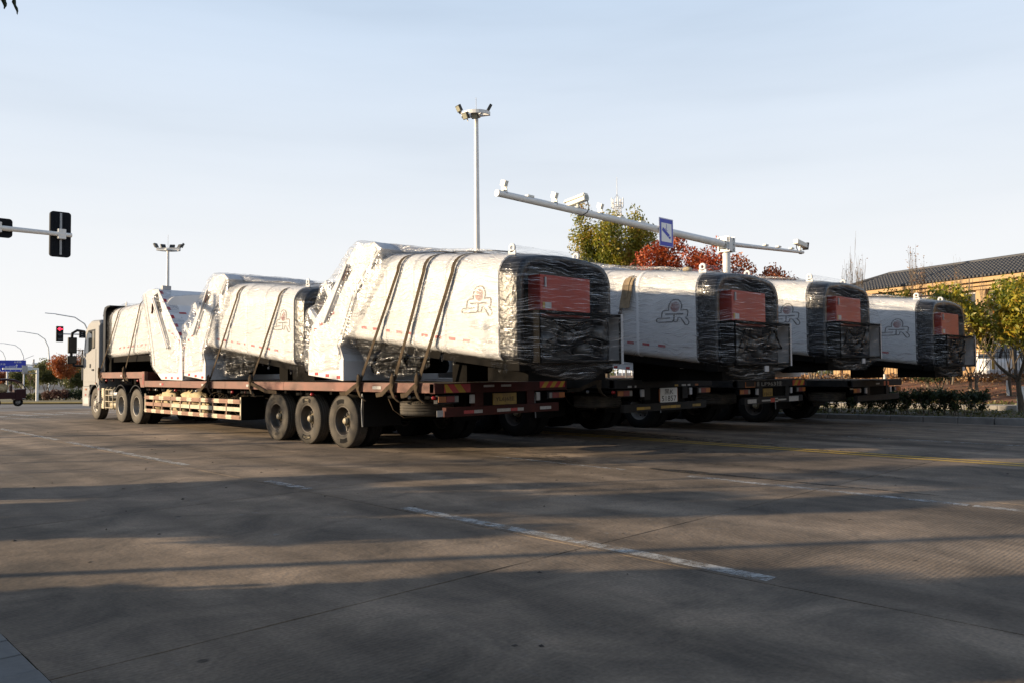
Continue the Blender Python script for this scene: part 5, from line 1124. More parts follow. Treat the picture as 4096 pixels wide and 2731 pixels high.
# local: x along the facade towards the right of the picture, y away from the road
openings = []; bay = 5.4
wl = MB()
for k in range(7):
    x0 = .0 + k * bay; x1 = min(BL, x0 + bay)
    if x0 >= BL: break
    wa, wb_ = x0 + .75, x1 - .2
    wl.box(x0, x1, 0, .3, 5.28, EV - .62)
    if k in (2, 3): wl.box(x0, x0 + .62, 0, .3, 0, 3.05); wl.box(x1 - .15, x1, 0, .3, 0, 3.05); wl.box(x0, x1, 0, .3, 3.05, 4.2)
    else: wl.box(x0, x1, 0, .3, 0, 4.2)
    wl.box(x0, wa, 0, .3, 4.2, 5.28).box(wb_, x1, 0, .3, 4.2, 5.28); openings.append((wa, wb_, k))
wall = wl.build('wall', BW, bl)
MB().box(.0, BL, 6, 8, 0, EV - .62).build('back_wall', BW, bl); MB().box(0, .3, .301, 6, 0, EV - .62).build('end_wall', BW, bl)
MB().box(.3, BL, .3, 6, -.05, -.01).build('floor', PATH, bl)
for k in range(7): MB().box(k * bay - .02 if k else -.06, k * bay + .56, -.22, -.002, 0, EV - .62).build('pilaster', BT, bl)
for a, b_, k in openings:
    wn = MB().box(a, b_, .10, .16, 4.2, 5.28).build('window', WG, bl); nm = 4
    for i in range(nm + 1): x = a + (b_ - a) * i / nm; MB().box(x - .035, x + .035, .04, .099, 4.2, 5.28).build('mullion', FRAMEW, wn)
    for z in (4.21, 4.7, 5.22): MB().box(a, b_, .05, .098, z, z + .06).build('transom', FRAMEW, wn)
for z0, z1, pr in ((EV - .62, EV - .42, .35), (EV - .42, EV - .22, .55), (EV - .22, EV, .85)): MB().box(-.6, BL + .4, -pr, .4, z0, z1).build('cornice', BT, bl)
# roof: one sloping deck with a roll of tiles every 0.22 m and dark caps
rz0, rz1, ry0, ry1 = EV + .02, EV + 1.45, -.95, 3.4
rf = MB().add([(-.7, ry0, rz0), (BL + .5, ry0, rz0), (BL + .5, ry1, rz1), (1.6, ry1, rz1)], [(0, 1, 2, 3)]).add([(1.6, ry1, rz1), (BL + .5, ry1, rz1), (BL + .5, 7.8, rz0), (-.7, 7.8, rz0)], [(0, 1, 2, 3)]).add([(-.7, ry0, rz0), (1.6, ry1, rz1), (-.7, 7.8, rz0)], [(0, 1, 2)]).build('roof', TILE, bl, fix=False)
sv = Vector((0, ry1 - ry0, rz1 - rz0)); sn = sv.normalized()
roll = None; step = .235; n = int((BL + .9) / step)
for k in range(n):
    x = -.55 + k * step; f1 = 1. if x > 1.6 else max(.08, (x + .7) / 2.3)
    if roll is None:
        m = MB(); ns = 9
        for i in range(ns):
            a = sv * (i / ns); c = sv * ((i + 1.04) / ns); m.tube([Vector((0, ry0, rz0)) + a + Vector((0, 0, .075)), Vector((0, ry0, rz0)) + c + Vector((0, 0, .035))], [.075, .06], 6, True)
        roll = m.build('tile_roll', TILE, rf); roll.location = (x, 0, 0); r0 = roll
        if f1 < 1: pass
        roll.scale = (1, 1, 1); roll.location = (1.7, 0, 0)
    if x > 1.75: share(roll, 'tile_roll', rf, (x, 0, 0))
MB().tube([(1.6, ry1, rz1 + .06), (BL + .5, ry1, rz1 + .06)], .13, 8).build('ridge_cap', TILE, rf); MB().tube([(-.7, ry0, rz0 + .05), (1.6, ry1, rz1 + .06)], .11, 8).build('hip_cap', TILE, rf)
# sign panel over the gate
sg = MB().box(2.55 * bay, 3.5 * bay, -.10, -.04, 3.06, 3.42).build('sign_board', SILV, bl)
# fence
FEN = pm('fence_paint', (.035, .04, .05), .5); f0 = K(-16, 17.6); fz = bank(17.6) + kz
fn = thing('picket_fence', (f0.x, f0.y, fz), 'dark steel picket fence on top of the red soil bank', 'fence', rz=math.atan2(kd.y, kd.x)); FL = 27.
pk = None; n = int(FL / .15)
for k in range(n):
    if pk is None: pk = MB().box(-.011, .011, -.011, .011, .12, 1.52).add([(-.011, -.011, 1.52), (.011, -.011, 1.52), (.011, .011, 1.52), (-.011, .011, 1.52), (0, 0, 1.60)], [(0, 1, 4), (1, 2, 4), (2, 3, 4), (3, 0, 4)]).build('picket', FEN, fn)
    else: share(pk, 'picket', fn, (k * .15, 0, 0))
for z in (.22, 1.22, 1.40): MB().box(0, FL, -.025, .025, z - .02, z + .02).build('rail', FEN, fn)
for k in range(10): MB().box(k * 3 - .05, k * 3 + .05, -.05, .05, -.1, 1.62).build('post', FEN, fn)
# white truck parked behind the fence, facing the road
VW = pm('vehicle_white', (.80, .80, .79), .35, coat=.3)
def parked(loc, rz, label, w_, h_, l_, box=False):
    t = thing('parked_truck', loc, label, 'truck', 'vehicles behind the fence', rz)
    MB().prism([(0, .55), (0, 1.3), (.12, 1.45), (.35, h_ - .12), (.6, h_), (l_, h_), (l_, .55)], -w_ / 2, w_ / 2, 'x').build('cab', VW, t, bevel=.06)
    ws = MB().add([(-w_ / 2 + .12, .115, 1.50), (w_ / 2 - .12, .115, 1.50), (w_ / 2 - .2, .33, h_ - .25), (-w_ / 2 + .2, .33, h_ - .25)], [(0, 1, 2, 3)]).build('windscreen', GLASS, t, fix=False)
    MB().box(-w_ / 2, w_ / 2, -.10, .02, .42, .85).build('bumper', GREYP, t, bevel=.03)
    for s in (-1, 1):
        MB().box(s * (w_ / 2 - .3) - .16, s * (w_ / 2 - .3) + .16, -.115, -.101, .62, .78).build('headlamp', SILV, t)
        MB().lathe([(-.14, .30), (-.16, .38), (-.12, .45), (.12, .45), (.16, .38), (.14, .30), (.13, 0)], (s * (w_ / 2 - .16), 1.0, .45), 'x', 18).build('wheel', RUBBERD, t)
        MB().lathe([(-.14, .30), (-.16, .38), (-.12, .45), (.12, .45), (.16, .38), (.14, .30), (.13, 0)], (s * (w_ / 2 - .16), l_ - .8, .45), 'x', 18).build('wheel', RUBBERD, t)
    for i in range(3): MB().lathe([(-.012, 0), (-.012, .05), (.0, .05)], (-.25 + .25 * i, -.10, .58), 'y', 10).build('grille_hole', BLACK, t)
    MB().box(-.1, .05, -.16, -.12, .9, 2.2).build('yellow_boom', YEL, t)
    MB().box(-w_ / 2 + .05, -w_ / 2 + .5, -.112, -.1005, .46, .54).build('red_reflector', RED, t)
    return t
hd_ = ang
q = at(3985, 1560, 44.); parked((q.x, q.y, .45), ang, 'white truck with yellow boom parked behind the fence', 2.5, 2.75, 5.2)
q = at(4110, 1560, 42.5); parked((q.x, q.y, .45), ang, 'second white truck behind the fence, mostly behind the tree at the right edge', 2.3, 2.3, 5.0)

# ------------------------------------------------------------------ camera gantry over the road
gp = at(2905, 980, 33.); gx, gy, gzz = gp.x, gp.y, gp.z; gb = gz(gx, gy) + .13
gt = thing('camera_gantry', (gx, gy, gb), 'white gantry pole with long arms over the road', 'gantry'); H_ = gzz - gb
MB().tube([(0, 0, 0), (0, 0, H_ + .32)], [.19, .155], 8).build('pole', GALV, gt); MB().box(-.28, .28, -.28, .28, 0, .03).build('base_plate', GALV, gt)
aL = 16.25 - gx; aR = 36.3 - gx
MB().tube([(-.30, 0, 0 + H_), (aL * .5, 0, H_ + .10), (aL, 0, H_ + .20)], [.155, .125, .105], 12).build('long_arm', GALV, gt)
MB().tube([(.30, 0, H_ + .06), (aR, 0, H_ + .36)], [.10, .07], 10).build('short_arm', GALV, gt)
for s in (-1, 1):
    fl = MB().box(s * .22 - .015, s * .22 + .015, -.28, .28, H_ - .32, H_ + .32).build('flange', GALV, gt)
    for z in (-.22, 0, .22):
        for y in (-.22, .22): MB().lathe([(-.035, .0), (-.035, .028), (.035, .028), (.035, 0)], (s * .22, y, H_ + z), 'x', 6, False).build('bolt', STEEL, fl)
    for z in (-.18, .12): MB().prism([(s * .235, -.16), (s * .235, .16), (s * .55, .0)], H_ + z - .008, H_ + z + .008, 'z').build('gusset', GALV, gt)
for y in (-.2, .2): MB().box(-.30, .30, y - .015, y + .015, H_ - .28, H_ + .28).build('clamp_plate', GALV, gt)
CAMW = pm('camera_white', (.68, .68, .63), .45, col2=(.58, .58, .53), scale=5)
def xg(u, v=850.):
    q = at(u, v, 10.); k = gy / q.y; return q.x * k
def armz(x): return gb + H_ + (.20 * (x - gx) / aL if x < gx else .06 + .30 * (x - gx) / aR)
def small_unit(x, label):
    t = thing('flash_unit', (x, gy, armz(x) + .11), label, 'camera', 'small boxes on the gantry arm'); t.scale = (.66, .66, .66)
    MB().box(-.11, .11, -.10, .10, .0, .035).build('clamp', CAMW, t)
    for s in (-1, 1): MB().box(s * .105 - .006, s * .105 + .006, -.07, .07, .03, .30).build('yoke', CAMW, t)
    MB().obox((0, -.02, .36), (.105, 0, 0), (0, .14, .05), (0, -.05, .13)).build('housing', CAMW, t, bevel=.008)
    MB().tube([(0.0, -.10, .20), (.03, -.15, .08), (.05, -.16, -.08), (.03, -.12, -.22), (0, -.02, -.26)], .014, 6).build('cable', CABLE, t)
def bullet(x, label, s=1., face=-1):
    t = thing('surveillance_camera', (x, gy, armz(x) + .11), label, 'camera', 'surveillance cameras on the gantry arm'); t.scale = (s, s, s)
    MB().lathe([(0, .09), (.03, .09), (.06, .05), (.14, .045)], (0, 0, 0), 'z', 10).build('mount', CAMW, t)
    # long weather housing pointing up the street; its back plate faces us
    pr = [(-.11, .14), (.11, .14), (.13, .24), (.08, .33), (-.08, .33), (-.13, .24)]
    h = MB(); h.loft([[(p[0], -.38, p[1] + .06) for p in pr], [(p[0], .42, p[1] - .05) for p in pr]], True, False); ho = h.build('housing', CAMW, t, bevel=.006)
    MB().loft([[(p[0] * 1.12, -.34, .24 + (p[1] - .22) * 1.15 + .08) for p in pr[2:5]] + [(pr[5][0] * 1.12, -.34, .24 + .1)], [(p[0] * 1.12, .52, .24 + (p[1] - .22) * 1.15 - .035) for p in pr[2:5]] + [(pr[5][0] * 1.12, .52, .24 - .01)]], True, False).build('sunshade', CAMW, t)
    MB().box(-.09, .09, -.387, -.381, .22, .37).build('back_plate', pm('camera_back', (.33, .36, .34), .4), ho)
    MB().tube([(.05, -.36, .21), (.09, -.40, .0), (.07, -.36, -.18), (.0, -.18, -.28), (-.05, -.05, -.27)], .018, 6).build('cable', CABLE, t)
small_unit(xg(2017), 'small white box camera at the free end of the gantry arm'); small_unit(xg(2218), 'small white box camera second from the free end of the gantry arm')
bullet(xg(2312), 'long white surveillance camera in the middle of the gantry arm'); small_unit(xg(2400), 'small white box camera nearest the blue sign on the gantry arm')
def low_unit(x, label): tag(MB().box(x - .14, x + .14, gy - .08, gy + .08, armz(x) + .09, armz(x) + .16).build('arm_sensor', CAMW, bevel=.015), label, 'sensor', 'flat sensors on the gantry arms')
for x, lb in ((xg(2119), 'flat sensor on the arm between the first two box cameras'), (xg(2484), 'flat sensor on the arm left of the telecom tower'), (xg(2565), 'flat sensor on the arm just left of the blue sign'), (xg(3060), 'left flat sensor on the short right arm'), (xg(3111), 'middle flat sensor on the short right arm'), (xg(3163), 'right flat sensor on the short right arm')): low_unit(x, lb)
# camera on the right end looks the other way
t = thing('surveillance_camera', (36.0, gy, armz(36.0) + .07), 'white surveillance camera with black front at the right end of the gantry', 'camera', 'surveillance cameras on the gantry arm')
MB().lathe([(0, .07), (.05, .05), (.20, .045)], (0, 0, 0), 'z', 10).build('mount', CAMW, t)
MB().obox((.05, 0, .33), (.50, 0, -.06), (0, .12, 0), (.014, 0, .11)).build('housing', CAMW, t, bevel=.02); MB().obox((.60, 0, .265), (.05, 0, -.006), (0, .13, 0), (.05, 0, .17)).build('front_hood', BLACK, t)
MB().tube([(-.35, 0, .30), (-.38, 0, .1), (-.2, -.05, -.18), (.05, -.05, -.16)], .02, 6).build('cable', CABLE, t)
# blue sign with a camera pictogram
BLUE = pm('sign_blue', (.012, .035, .42), .4, var=.15, scale=3); SGW = pm('sign_white', (.74, .75, .76), .4, var=.06, scale=4)
sx_ = xg(2649, 905); sz_ = armz(sx_); sgn = thing('pictogram_sign', (sx_, gy - .16, sz_ - .64), 'blue sign with a camera pictogram on the gantry arm', 'sign'); sgn.scale = (1.05, 1, .86)
pb = MB().box(-.42, .42, -.02, .0, 0, 1.22).build('panel', SGW, sgn, bevel=.0)
def rect(x0, x1, z0, z1, y, name, mt): return MB().add([(x0, y, z0), (x1, y, z0), (x1, y, z1), (x0, y, z1)], [(0, 1, 2, 3)]).build(name, mt, pb, fix=False)
MB().add([(-.435, -.012, -.015), (.435, -.012, -.015), (.435, -.012, 1.235), (-.435, -.012, 1.235)], [(0, 1, 2, 3)]).build('rim', BLUE, pb, fix=False)
rect(-.395, .395, .025, 1.195, -.024, 'border', BLUE); rect(-.31, .31, .20, 1.02, -.028, 'field', SGW)
pic = MB().add([(x, -.032, z) for x, z in ((-.02, .98), (.01, .98), (.01, .78), (-.02, .78))], [(0, 1, 2, 3)])
pic.add([(x, -.032, z) for x, z in ((-.07, .79), (.06, .70), (.04, .67), (-.09, .76))], [(0, 1, 2, 3)])
pic.add([(x, -.032, z) for x, z in ((-.22, .83), (.20, .52), (.08, .42), (-.28, .69))], [(0, 1, 2, 3)])
pic.add([(x, -.032, z) for x, z in ((.16, .47), (.26, .46), (.22, .33), (.10, .40))], [(0, 1, 2, 3)]); pic.build('pictogram', BLUE, pb, fix=False)
MB().box(-.05, .05, .001, .10, .4, .8).build('bracket', GALV, sgn)

# ------------------------------------------------------------------ high masts
def mast(u, vtop, d, label, ringr, lamps, rmast=.17):
    p = at(u, vtop, d); zb = gz(p.x, p.y); t = thing('floodlight_mast', (p.x, p.y, zb), label, 'lamp mast', 'floodlight masts'); Hm = p.z - zb
    MB().tube([(0, 0, 0), (0, 0, Hm * .5), (0, 0, Hm)], [rmast * 1.3, rmast, rmast * .72], 14).build('pole', GALV, t)
    MB().tube([(0, 0, Hm), (0, 0, Hm + ringr * 1.35)], .014, 5).build('lightning_rod', STEEL, t)
    # half-round platform: a straight channel and an arc, with braces
    fr = MB(); d1 = Vector((.86, .5, 0)).normalized() if lamps == 'near' else Vector((.70, -.71, 0)); n1 = Vector((-d1.y, d1.x, 0)); n1 = n1 if n1.y < 0 or lamps != 'near' else n1
    if lamps == 'near': d1 = Vector((.45, -.89, 0)); n1 = Vector((-.89, -.45, 0))
    zt = Hm + .12
    a, b_ = d1 * ringr, -d1 * ringr; fr.bar(a + Vector((0, 0, zt)), b_ + Vector((0, 0, zt)), .05, .20); 
    fr.bar(a + Vector((0, 0, zt + .1)), b_ + Vector((0, 0, zt + .1)), .14, .02); fr.bar(a + Vector((0, 0, zt - .1)), b_ + Vector((0, 0, zt - .1)), .14, .02)
    arc = [d1 * ringr * math.cos(R(12 * k)) + n1 * ringr * .9 * math.sin(R(12 * k)) + Vector((0, 0, zt)) for k in range(16)]
    for i in range(15): fr.bar(arc[i], arc[i + 1], .04, .20)
    fr.build('platform_ring', GALV, t); br = MB()
    for k in (3, 7, 8, 12): br.bar(Vector((0, 0, zt - .03)), arc[k], .06)
    br.lathe([(zt - .12, .0), (zt - .12, .26), (zt, .26), (zt, 0)], (0, 0, 0), 'z', 14); br.build('brace', GALV, t)
    LAMPM = pm('floodlight_body', (.03, .032, .03), .5); LENS = pm('floodlight_lens', (.36, .36, .28), .25)
    spots = [(arc[k], (arc[k] - Vector((0, 0, zt))).normalized()) for k in (2, 5, 8, 11, 14)] if lamps != 'near' else [(arc[13], (n1 - d1 * .8).normalized()), (arc[14] + Vector((0, 0, -.0)), (-d1 + n1 * .2).normalized()), (arc[10] * .75 + Vector((0, 0, zt * .25 - .55)), (n1 - d1 * .5).normalized()), (arc[6] * .3 + Vector((0, 0, zt * .7 - .50)), (n1).normalized()), (d1 * ringr * .72 + Vector((0, 0, zt)), (-n1 * .5 + d1 * .8).normalized())]
    for i, (q, dr) in enumerate(spots):
        if dr.length < .1: dr = d1
        sdv = Vector((-dr.y, dr.x, 0)); upv = (Vector((0, 0, 1)) * .85 + dr * .45).normalized(); nrm = sdv.cross(upv)
        c = q + Vector((0, 0, .36)) + dr * .18
        lp = MB().obox(c, sdv * .21, upv * .19, nrm * .08).build('floodlight', LAMPM, t, bevel=.02)
        nf = nrm if nrm.z < 0 else -nrm
        MB().obox(c + nf * .085, sdv * .17, upv * .15, nf * .006).build('lamp_glass', LENS, lp)
        MB().bar(q + Vector((0, 0, .08)), q + Vector((0, 0, .30)) + dr * .1, .05).build('lamp_bracket', GALV, lp)
mast(1905, 470, 46., 'tall white floodlight mast with half-round platform above the trucks', .85, 'near')
mast(672, 1003, 68., 'distant white floodlight mast with five lamps above the middle load', 1.0, 'far', .15)

# ------------------------------------------------------------------ telecom tower
p = at(2478, 1500, 200.); tt = thing('telecom_tower', (p.x, p.y, 0), 'white lattice telecom tower beyond the trees', 'tower'); TWH = pm('tower_white', (.72, .72, .72), .5)
def zpx(v): return 1.5 + (1474 - v) * 200 / FPX
zt_, zp, zr = zpx(790), zpx(824), zpx(700); leg = []
for s in range(4):
    a = R(25 + 90 * s); m = MB(); m.tube([(3.2 * math.cos(a), 3.2 * math.sin(a), 0), (1.05 * math.cos(a), 1.05 * math.sin(a), zp - 6), (1.0 * math.cos(a), 1.0 * math.sin(a), zt_)], .11, 5); m.build('leg', TWH, tt)
m = MB(); zs = [8 + 2.2 * k for k in range(int((zt_ - 8) / 2.2) + 1)]
def rad(z): return 3.2 + (1.03 - 3.2) * min(1, z / (zp - 6))
for z0, z1 in zip(zs[:-1], zs[1:]):
    for s in range(4):
        a, b_ = R(25 + 90 * s), R(115 + 90 * s); A0 = (rad(z0) * math.cos(a), rad(z0) * math.sin(a), z0); B1 = (rad(z1) * math.cos(b_), rad(z1) * math.sin(b_), z1); B0 = (rad(z0) * math.cos(b_), rad(z0) * math.sin(b_), z0); A1 = (rad(z1) * math.cos(a), rad(z1) * math.sin(a), z1)
        m.bar(A0, B1, .07).bar(B0, A1, .07).bar(A1, B1, .06)
m.build('lattice', TWH, tt)
for z, r in ((zp, 1.5), (zp + 1.1, 1.35)): MB().tube([(r * math.cos(R(30 * k)), r * math.sin(R(30 * k)), z) for k in range(13)], .07, 5).build('platform_ring', STEEL, tt)
for k in range(5):
    a = R(72 * k + 10); MB().box(-.14, .14, -.07, .07, 0, 2.3).build('antenna', TWH, tt).location = (1.5 * math.cos(a), 1.5 * math.sin(a), zp + .1)
for s in range(4): a = R(25 + 90 * s); MB().bar((1.0 * math.cos(a), 1.0 * math.sin(a), zt_), (0, 0, zt_ + 1.3), .05).build('top_stay', STEEL, tt)
MB().tube([(0, 0, zt_ - .5), (0, 0, zr)], [.09, .05], 6).build('spire', TWH, tt)

# ------------------------------------------------------------------ traffic signals
SB = pm('signal_black', (.006, .008, .012), .6, var=.3, spec=.12); c = at(247, 936, 24.5); px_ = -1.6
tp_ = thing('signal_pole', (px_, c.y, 0), 'white signal arm reaching in from the left over the road', 'signal arm')
MB().tube([(0, 0, 0), (0, 0, c.z + .35)], [.15, .11], 10).build('pole', GALV, tp_); MB().tube([(0, 0, c.z - .12), (c.x - px_ - 2.5, 0, c.z - .01), (c.x - px_ + .28, 0, c.z - .02)], [.11, .085, .065], 12).build('arm', GALV, tp_)
MB().lathe([(-.02, .09), (.05, .09)], (c.x - px_ - 2.46, 0, c.z - .01), 'x', 12).build('arm_collar', STEEL, tp_)
def sig_back(x, y, z, hw, hh, label, rot=0):
    t = thing('traffic_signal', (x, y + .12, z - hh), label, 'traffic light', 'black signal heads on the left arm')
    pr = [(sx * hw + (-.08 if sx > 0 else .08) * (1 if q else 0), sz) for sx, sz, q in ()]
    m = MB(); r = .09; P = []
    for cx_, cz_, a0 in ((hw - r, 2 * hh - r, 0), (-hw + r, 2 * hh - r, 90), (-hw + r, r, 180), (hw - r, r, 270)):
        for i in range(5): a = R(a0 + 22.5 * i); P.append((cx_ + r * math.cos(a), cz_ + r * math.sin(a)))
    m.prism(P, -.02, .10, 'y'); hb = m.build('housing', SB, t)
    for s in (-1, 1): MB().box(s * hw * .5 - .03, s * hw * .5 + .03, -.032, -.0205, .12, 2 * hh - .12).build('housing_rib', SB, hb)
    MB().box(-.03, .03, -.05, -.0205, .06, 2 * hh - .04).build('mounting_rail', STEEL, t)
    MB().box(-.11, .11, -.20, -.051, hh - .16, hh + .14).build('clamp', GALV, t)
    return t
t = sig_back(c.x, c.y + .02, c.z + .0, .29, .70, 'tall black signal head seen from behind at the end of the arm')
e = at(-12, 915, 24.5); t = sig_back(e.x * c.y / e.y, c.y + .02, c.z + .02, .42, .28, 'low black signal head cut off by the left edge of the picture')
# far signal with the red arrow
c = at(236, 1336, 66.); zb = gz(c.x, c.y); px2 = c.x + 5.2
t = thing('signal_pole', (px2, c.y, zb), 'distant white signal arm partly hidden by the cab', 'signal arm'); MB().tube([(0, 0, 0), (0, 0, c.z - zb + .6)], .10, 8).build('pole', GALV, t); MB().tube([(0, 0, c.z - zb), (c.x - px2, 0, c.z - zb)], [.07, .05], 8).build('arm', GALV, t)
def sig_front(cx_, cy_, cz_, label):
    t = thing('traffic_signal', (cx_, cy_ - .15, cz_ - .65), label, 'traffic light')
    hb = MB().box(-.27, .27, -.02, .14, 0, 1.28).build('housing', SB, t, bevel=.05)
    EM = pm('lamp_red_lit', (.9, .02, .03), .4); b_ = EM.node_tree.nodes['Principled BSDF']; b_.inputs['Emission Color'].default_value = (1, .02, .05, 1); b_.inputs['Emission Strength'].default_value = 3.
    for i in range(3): MB().lathe([(-.05, .17), (-.05, .185), (-.021, .185), (-.021, .0)], (0, 0, .24 + .40 * i), 'y', 18).build('lens', pm('lens_dark', (.03, .03, .03), .3), hb)
    m = MB(); z = 1.04; y = -.06
    for V in (((-.19, z), (-.02, z + .13), (.03, z + .10), (-.10, z)), ((-.19, z), (-.10, z), (.03, z - .10), (-.02, z - .13)), ((-.12, z - .035), (.19, z - .035), (.19, z + .035), (-.12, z + .035))):
        m.add([(a, y, q) for a, q in V], [(0, 1, 2, 3)])
    m.build('red_arrow', EM, hb, fix=False)
sig_front(c.x, c.y - .1, c.z + .0, 'distant traffic light showing a red left arrow')
q = at(334, 1341, 66.); t = thing('countdown_timer', (q.x, q.y - .2, q.z - .24), 'black countdown display on the distant signal arm', 'display'); MB().box(-.36, .36, 0, .14, 0, .48).build('housing', SB, t)
for s in (-1, 1):
    m = MB()
    for z in (.08, .24, .40): m.box(s * .16 - .08, s * .16 + .08, -.008, -.001, z - .015, z + .015)
    m.build('digit', STEEL, t)

# ------------------------------------------------------------------ far street on the left
def street_lamp(u, d, hgt, label, arm=3.2):
    p = at(u, 1500, d); zb = gz(p.x, p.y); t = thing('street_lamp', (p.x, p.y, zb), label, 'street lamp', 'street lamps along the far road')
    pts = [(0, 0, 0), (0, 0, hgt * .62), (-.12, 0, hgt * .78), (-.6, 0, hgt * .90), (-1.5, 0, hgt * .972), (-arm, 0, hgt)]
    MB().tube(pts[:3], [.15, .10, .075], 9).build('pole', GALV, t); MB().tube(pts[2:], [.075, .065, .055, .05], 8).build('arm', GALV, t)
    MB().loft([[(-arm + .1 - x, y * w_, hgt + .02 * k + z * .5) for y, z in ((-.16, 0), (0, .09), (.16, 0), (0, -.05))] for k, (x, w_) in enumerate(((0, .3), (.25, .9), (.7, 1.), (1.05, .3)))], True).build('lamp_head', pm('lamp_head', (.32, .38, .48), .4), t)
street_lamp(362, 80., 8.6, 'curved street lamp rising behind the cab'); street_lamp(196, 116., 9.6, 'curved street lamp left of the signal with the red arrow'); street_lamp(95, 152., 10.2, 'curved street lamp right of the blue direction sign'); street_lamp(22, 190., 10.8, 'farthest curved street lamp at the left edge')
# blue direction sign
p = at(40, 1462, 150.); zg = gz(p.x, p.y); ds_ = thing('direction_sign', (p.x, p.y, p.z - 1.05), 'large blue direction sign with white lane arrows at the left edge', 'sign')
pn = MB().box(-5.0, 2.65, 0, .10, 0, 2.12).build('panel', BLUE, ds_)
def fl(name, q): MB().add([(a, -.01, z) for a, z in q], [tuple(range(len(q)))]).build(name, SGW, pn, fix=False)
fl('divider', ((-5, .50), (2.62, .50), (2.62, .54), (-5, .54)))
for x in (-.75, .95): fl('divider', ((x, .03), (x + .03, .03), (x + .03, .50), (x, .50)))
def arrow(x, z, s, kind='up'):
    if kind == 'up': fl('arrow', ((x - .05 * s, z), (x + .05 * s, z), (x + .05 * s, z + .5 * s), (x - .05 * s, z + .5 * s))); fl('arrow', ((x - .2 * s, z + .42 * s), (x + .2 * s, z + .42 * s), (x, z + .75 * s)))
    else: fl('arrow', ((x, z - .04), (x + .5, z - .04), (x + .5, z + .04), (x, z + .04))); fl('arrow', ((x - .25, z), (x, z + .14), (x, z - .14)))
arrow(.05, .08, .55); arrow(1.75, .08, .55); arrow(1.1, .62, 1.05); arrow(-.6, .88, 1, 'left'); fl('arrow', ((-1.6, .10), (-1.5, .10), (-1.5, .40), (-1.6, .40))); fl('arrow', ((-1.85, .40), (-1.5, .40), (-1.5, .32), (-1.85, .32)))
fl('inset_frame', ((-.1, .76), (.98, .76), (.98, 1.08), (-.1, 1.08)))
MB().add([(a, -.016, z) for a, z in ((-.06, .79), (.94, .79), (.94, 1.05), (-.06, 1.05))], [(0, 1, 2, 3)]).build('inset_field', BLUE, pn, fix=False)
lettering('sign_lettering', '五星路', SGW, pn, (.62, -.012, 1.62), (1, 0, 0), (0, 0, 1), .34, 1.25); lettering('sign_lettering', '荣大道', SGW, pn, (-2.0, -.012, 1.22), (1, 0, 0), (0, 0, 1), .34, 1.25); lettering('sign_lettering', '迎宾路', SGW, pn, (.0, -.02, .81), (1, 0, 0), (0, 0, 1), .21, .88)
MB().tube([(-.4, .2, -(p.z - 1.05 - zg)), (-.4, .2, 1.8)], .16, 8).build('post', GALV, ds_)
# white camera portal
p = at(148, 1600, 77.); zg = gz(p.x, p.y); cp = thing('camera_portal', (p.x, p.y, zg), 'white camera portal beside the blue direction sign', 'gantry'); hz = (1600 - 1466) * 77 / FPX
MB().tube([(0, 0, 0), (0, 0, hz)], .13, 8).build('post', GALV, cp); MB().box(-2.9, .1, -.08, .08, hz - .08, hz + .10).build('beam', GALV, cp); MB().box(-1.3, .05, -.05, .05, hz - .45, hz - .38).build('lower_beam', STEEL, cp)
sg = MB().box(-1.32, -.86, -.13, -.09, hz - .35, hz + .32).build('camera_sign', GREYP, cp)
# red three-wheeler
TR = pm('three_wheeler_red', (.032, .006, .008), .5, col2=(.022, .005, .006), scale=3, spec=.2)
p = at(42, 1613, 52.); tr = thing('three_wheeler', (p.x, p.y, gz(p.x, p.y)), 'dark red three-wheeler with canopy at the left edge', 'three-wheeler')
# drives to the right: cab forward is +x
MB().box(-1.35, .15, -.55, .55, .52, .95).build('cargo_bed', TR, tr, bevel=.03)
MB().prism([(.15, .42), (.62, .42), (.78, .62), (.76, 1.15), (.15, 1.12)], -.56, .56, 'y').build('front_body', TR, tr, bevel=.04)
rfm = MB().loft([[(x, y, z) for y, z in ((-.62, zz), (0, zz + .07), (.62, zz), (.62, zz + .06), (0, zz + .14), (-.62, zz + .06))] for x, zz in ((-1.45, 1.66), (-.3, 1.72), (.2, 1.66), (.55, 1.50))], True).build('canopy', TR, tr)
for x0, z0, x1, z1 in ((.76, 1.1, .50, 1.55), (-.1, .95, -.1, 1.7), (-1.3, .95, -1.35, 1.68)):
    for y in (-.55, .55): MB().tube([(x0, y, z0), (x1, y, z1)], .03, 6).build('canopy_post', TR, tr)
MB().add([(.74, -.5, 1.13), (.74, .5, 1.13), (.52, .5, 1.52), (.52, -.5, 1.52)], [(0, 1, 2, 3)]).build('windscreen', pm('clear_pane', (.3, .3, .25), .1, alpha=.35), tr, fix=False)
for x, y in ((-.95, -.5), (-.95, .5), (.42, 0)):
    w_ = MB().lathe([(-.07, .17), (-.09, .24), (-.06, .29), (.06, .29), (.09, .24), (.07, .17)], (x, y, .29), 'y', 18, closed=True).build('tyre', RUBBERD, tr); MB().lathe([(-.05, 0), (-.05, .17), (.05, .17), (.05, 0)], (x, y, .29), 'y', 14).build('rim', STEEL, w_)
MB().tube([(-.0, -.25, 1.0), (.0, -.25, 1.4), (.0, .25, 1.4), (.0, .25, 1.0)], .035, 6).build('seat_frame', REDD, tr); MB().box(.55, .72, -.566, -.561, .5, .53).build('bumper_strip', SILV, tr)
o = lump(MB(), (p.x - .55, p.y - .1, gz(p.x, p.y) + 1.22), (.36, .3, .34), 7.).build('sack', CREAM); tag(o, 'cream sack standing on the bed of the three-wheeler', 'sack')
o = lump(MB(), (p.x - 1.1, p.y - .2, gz(p.x, p.y) + 1.1), (.2, .2, .2), 9.).build('white_bundle', VW); tag(o, 'small white bundle behind the sack on the three-wheeler', 'bundle')

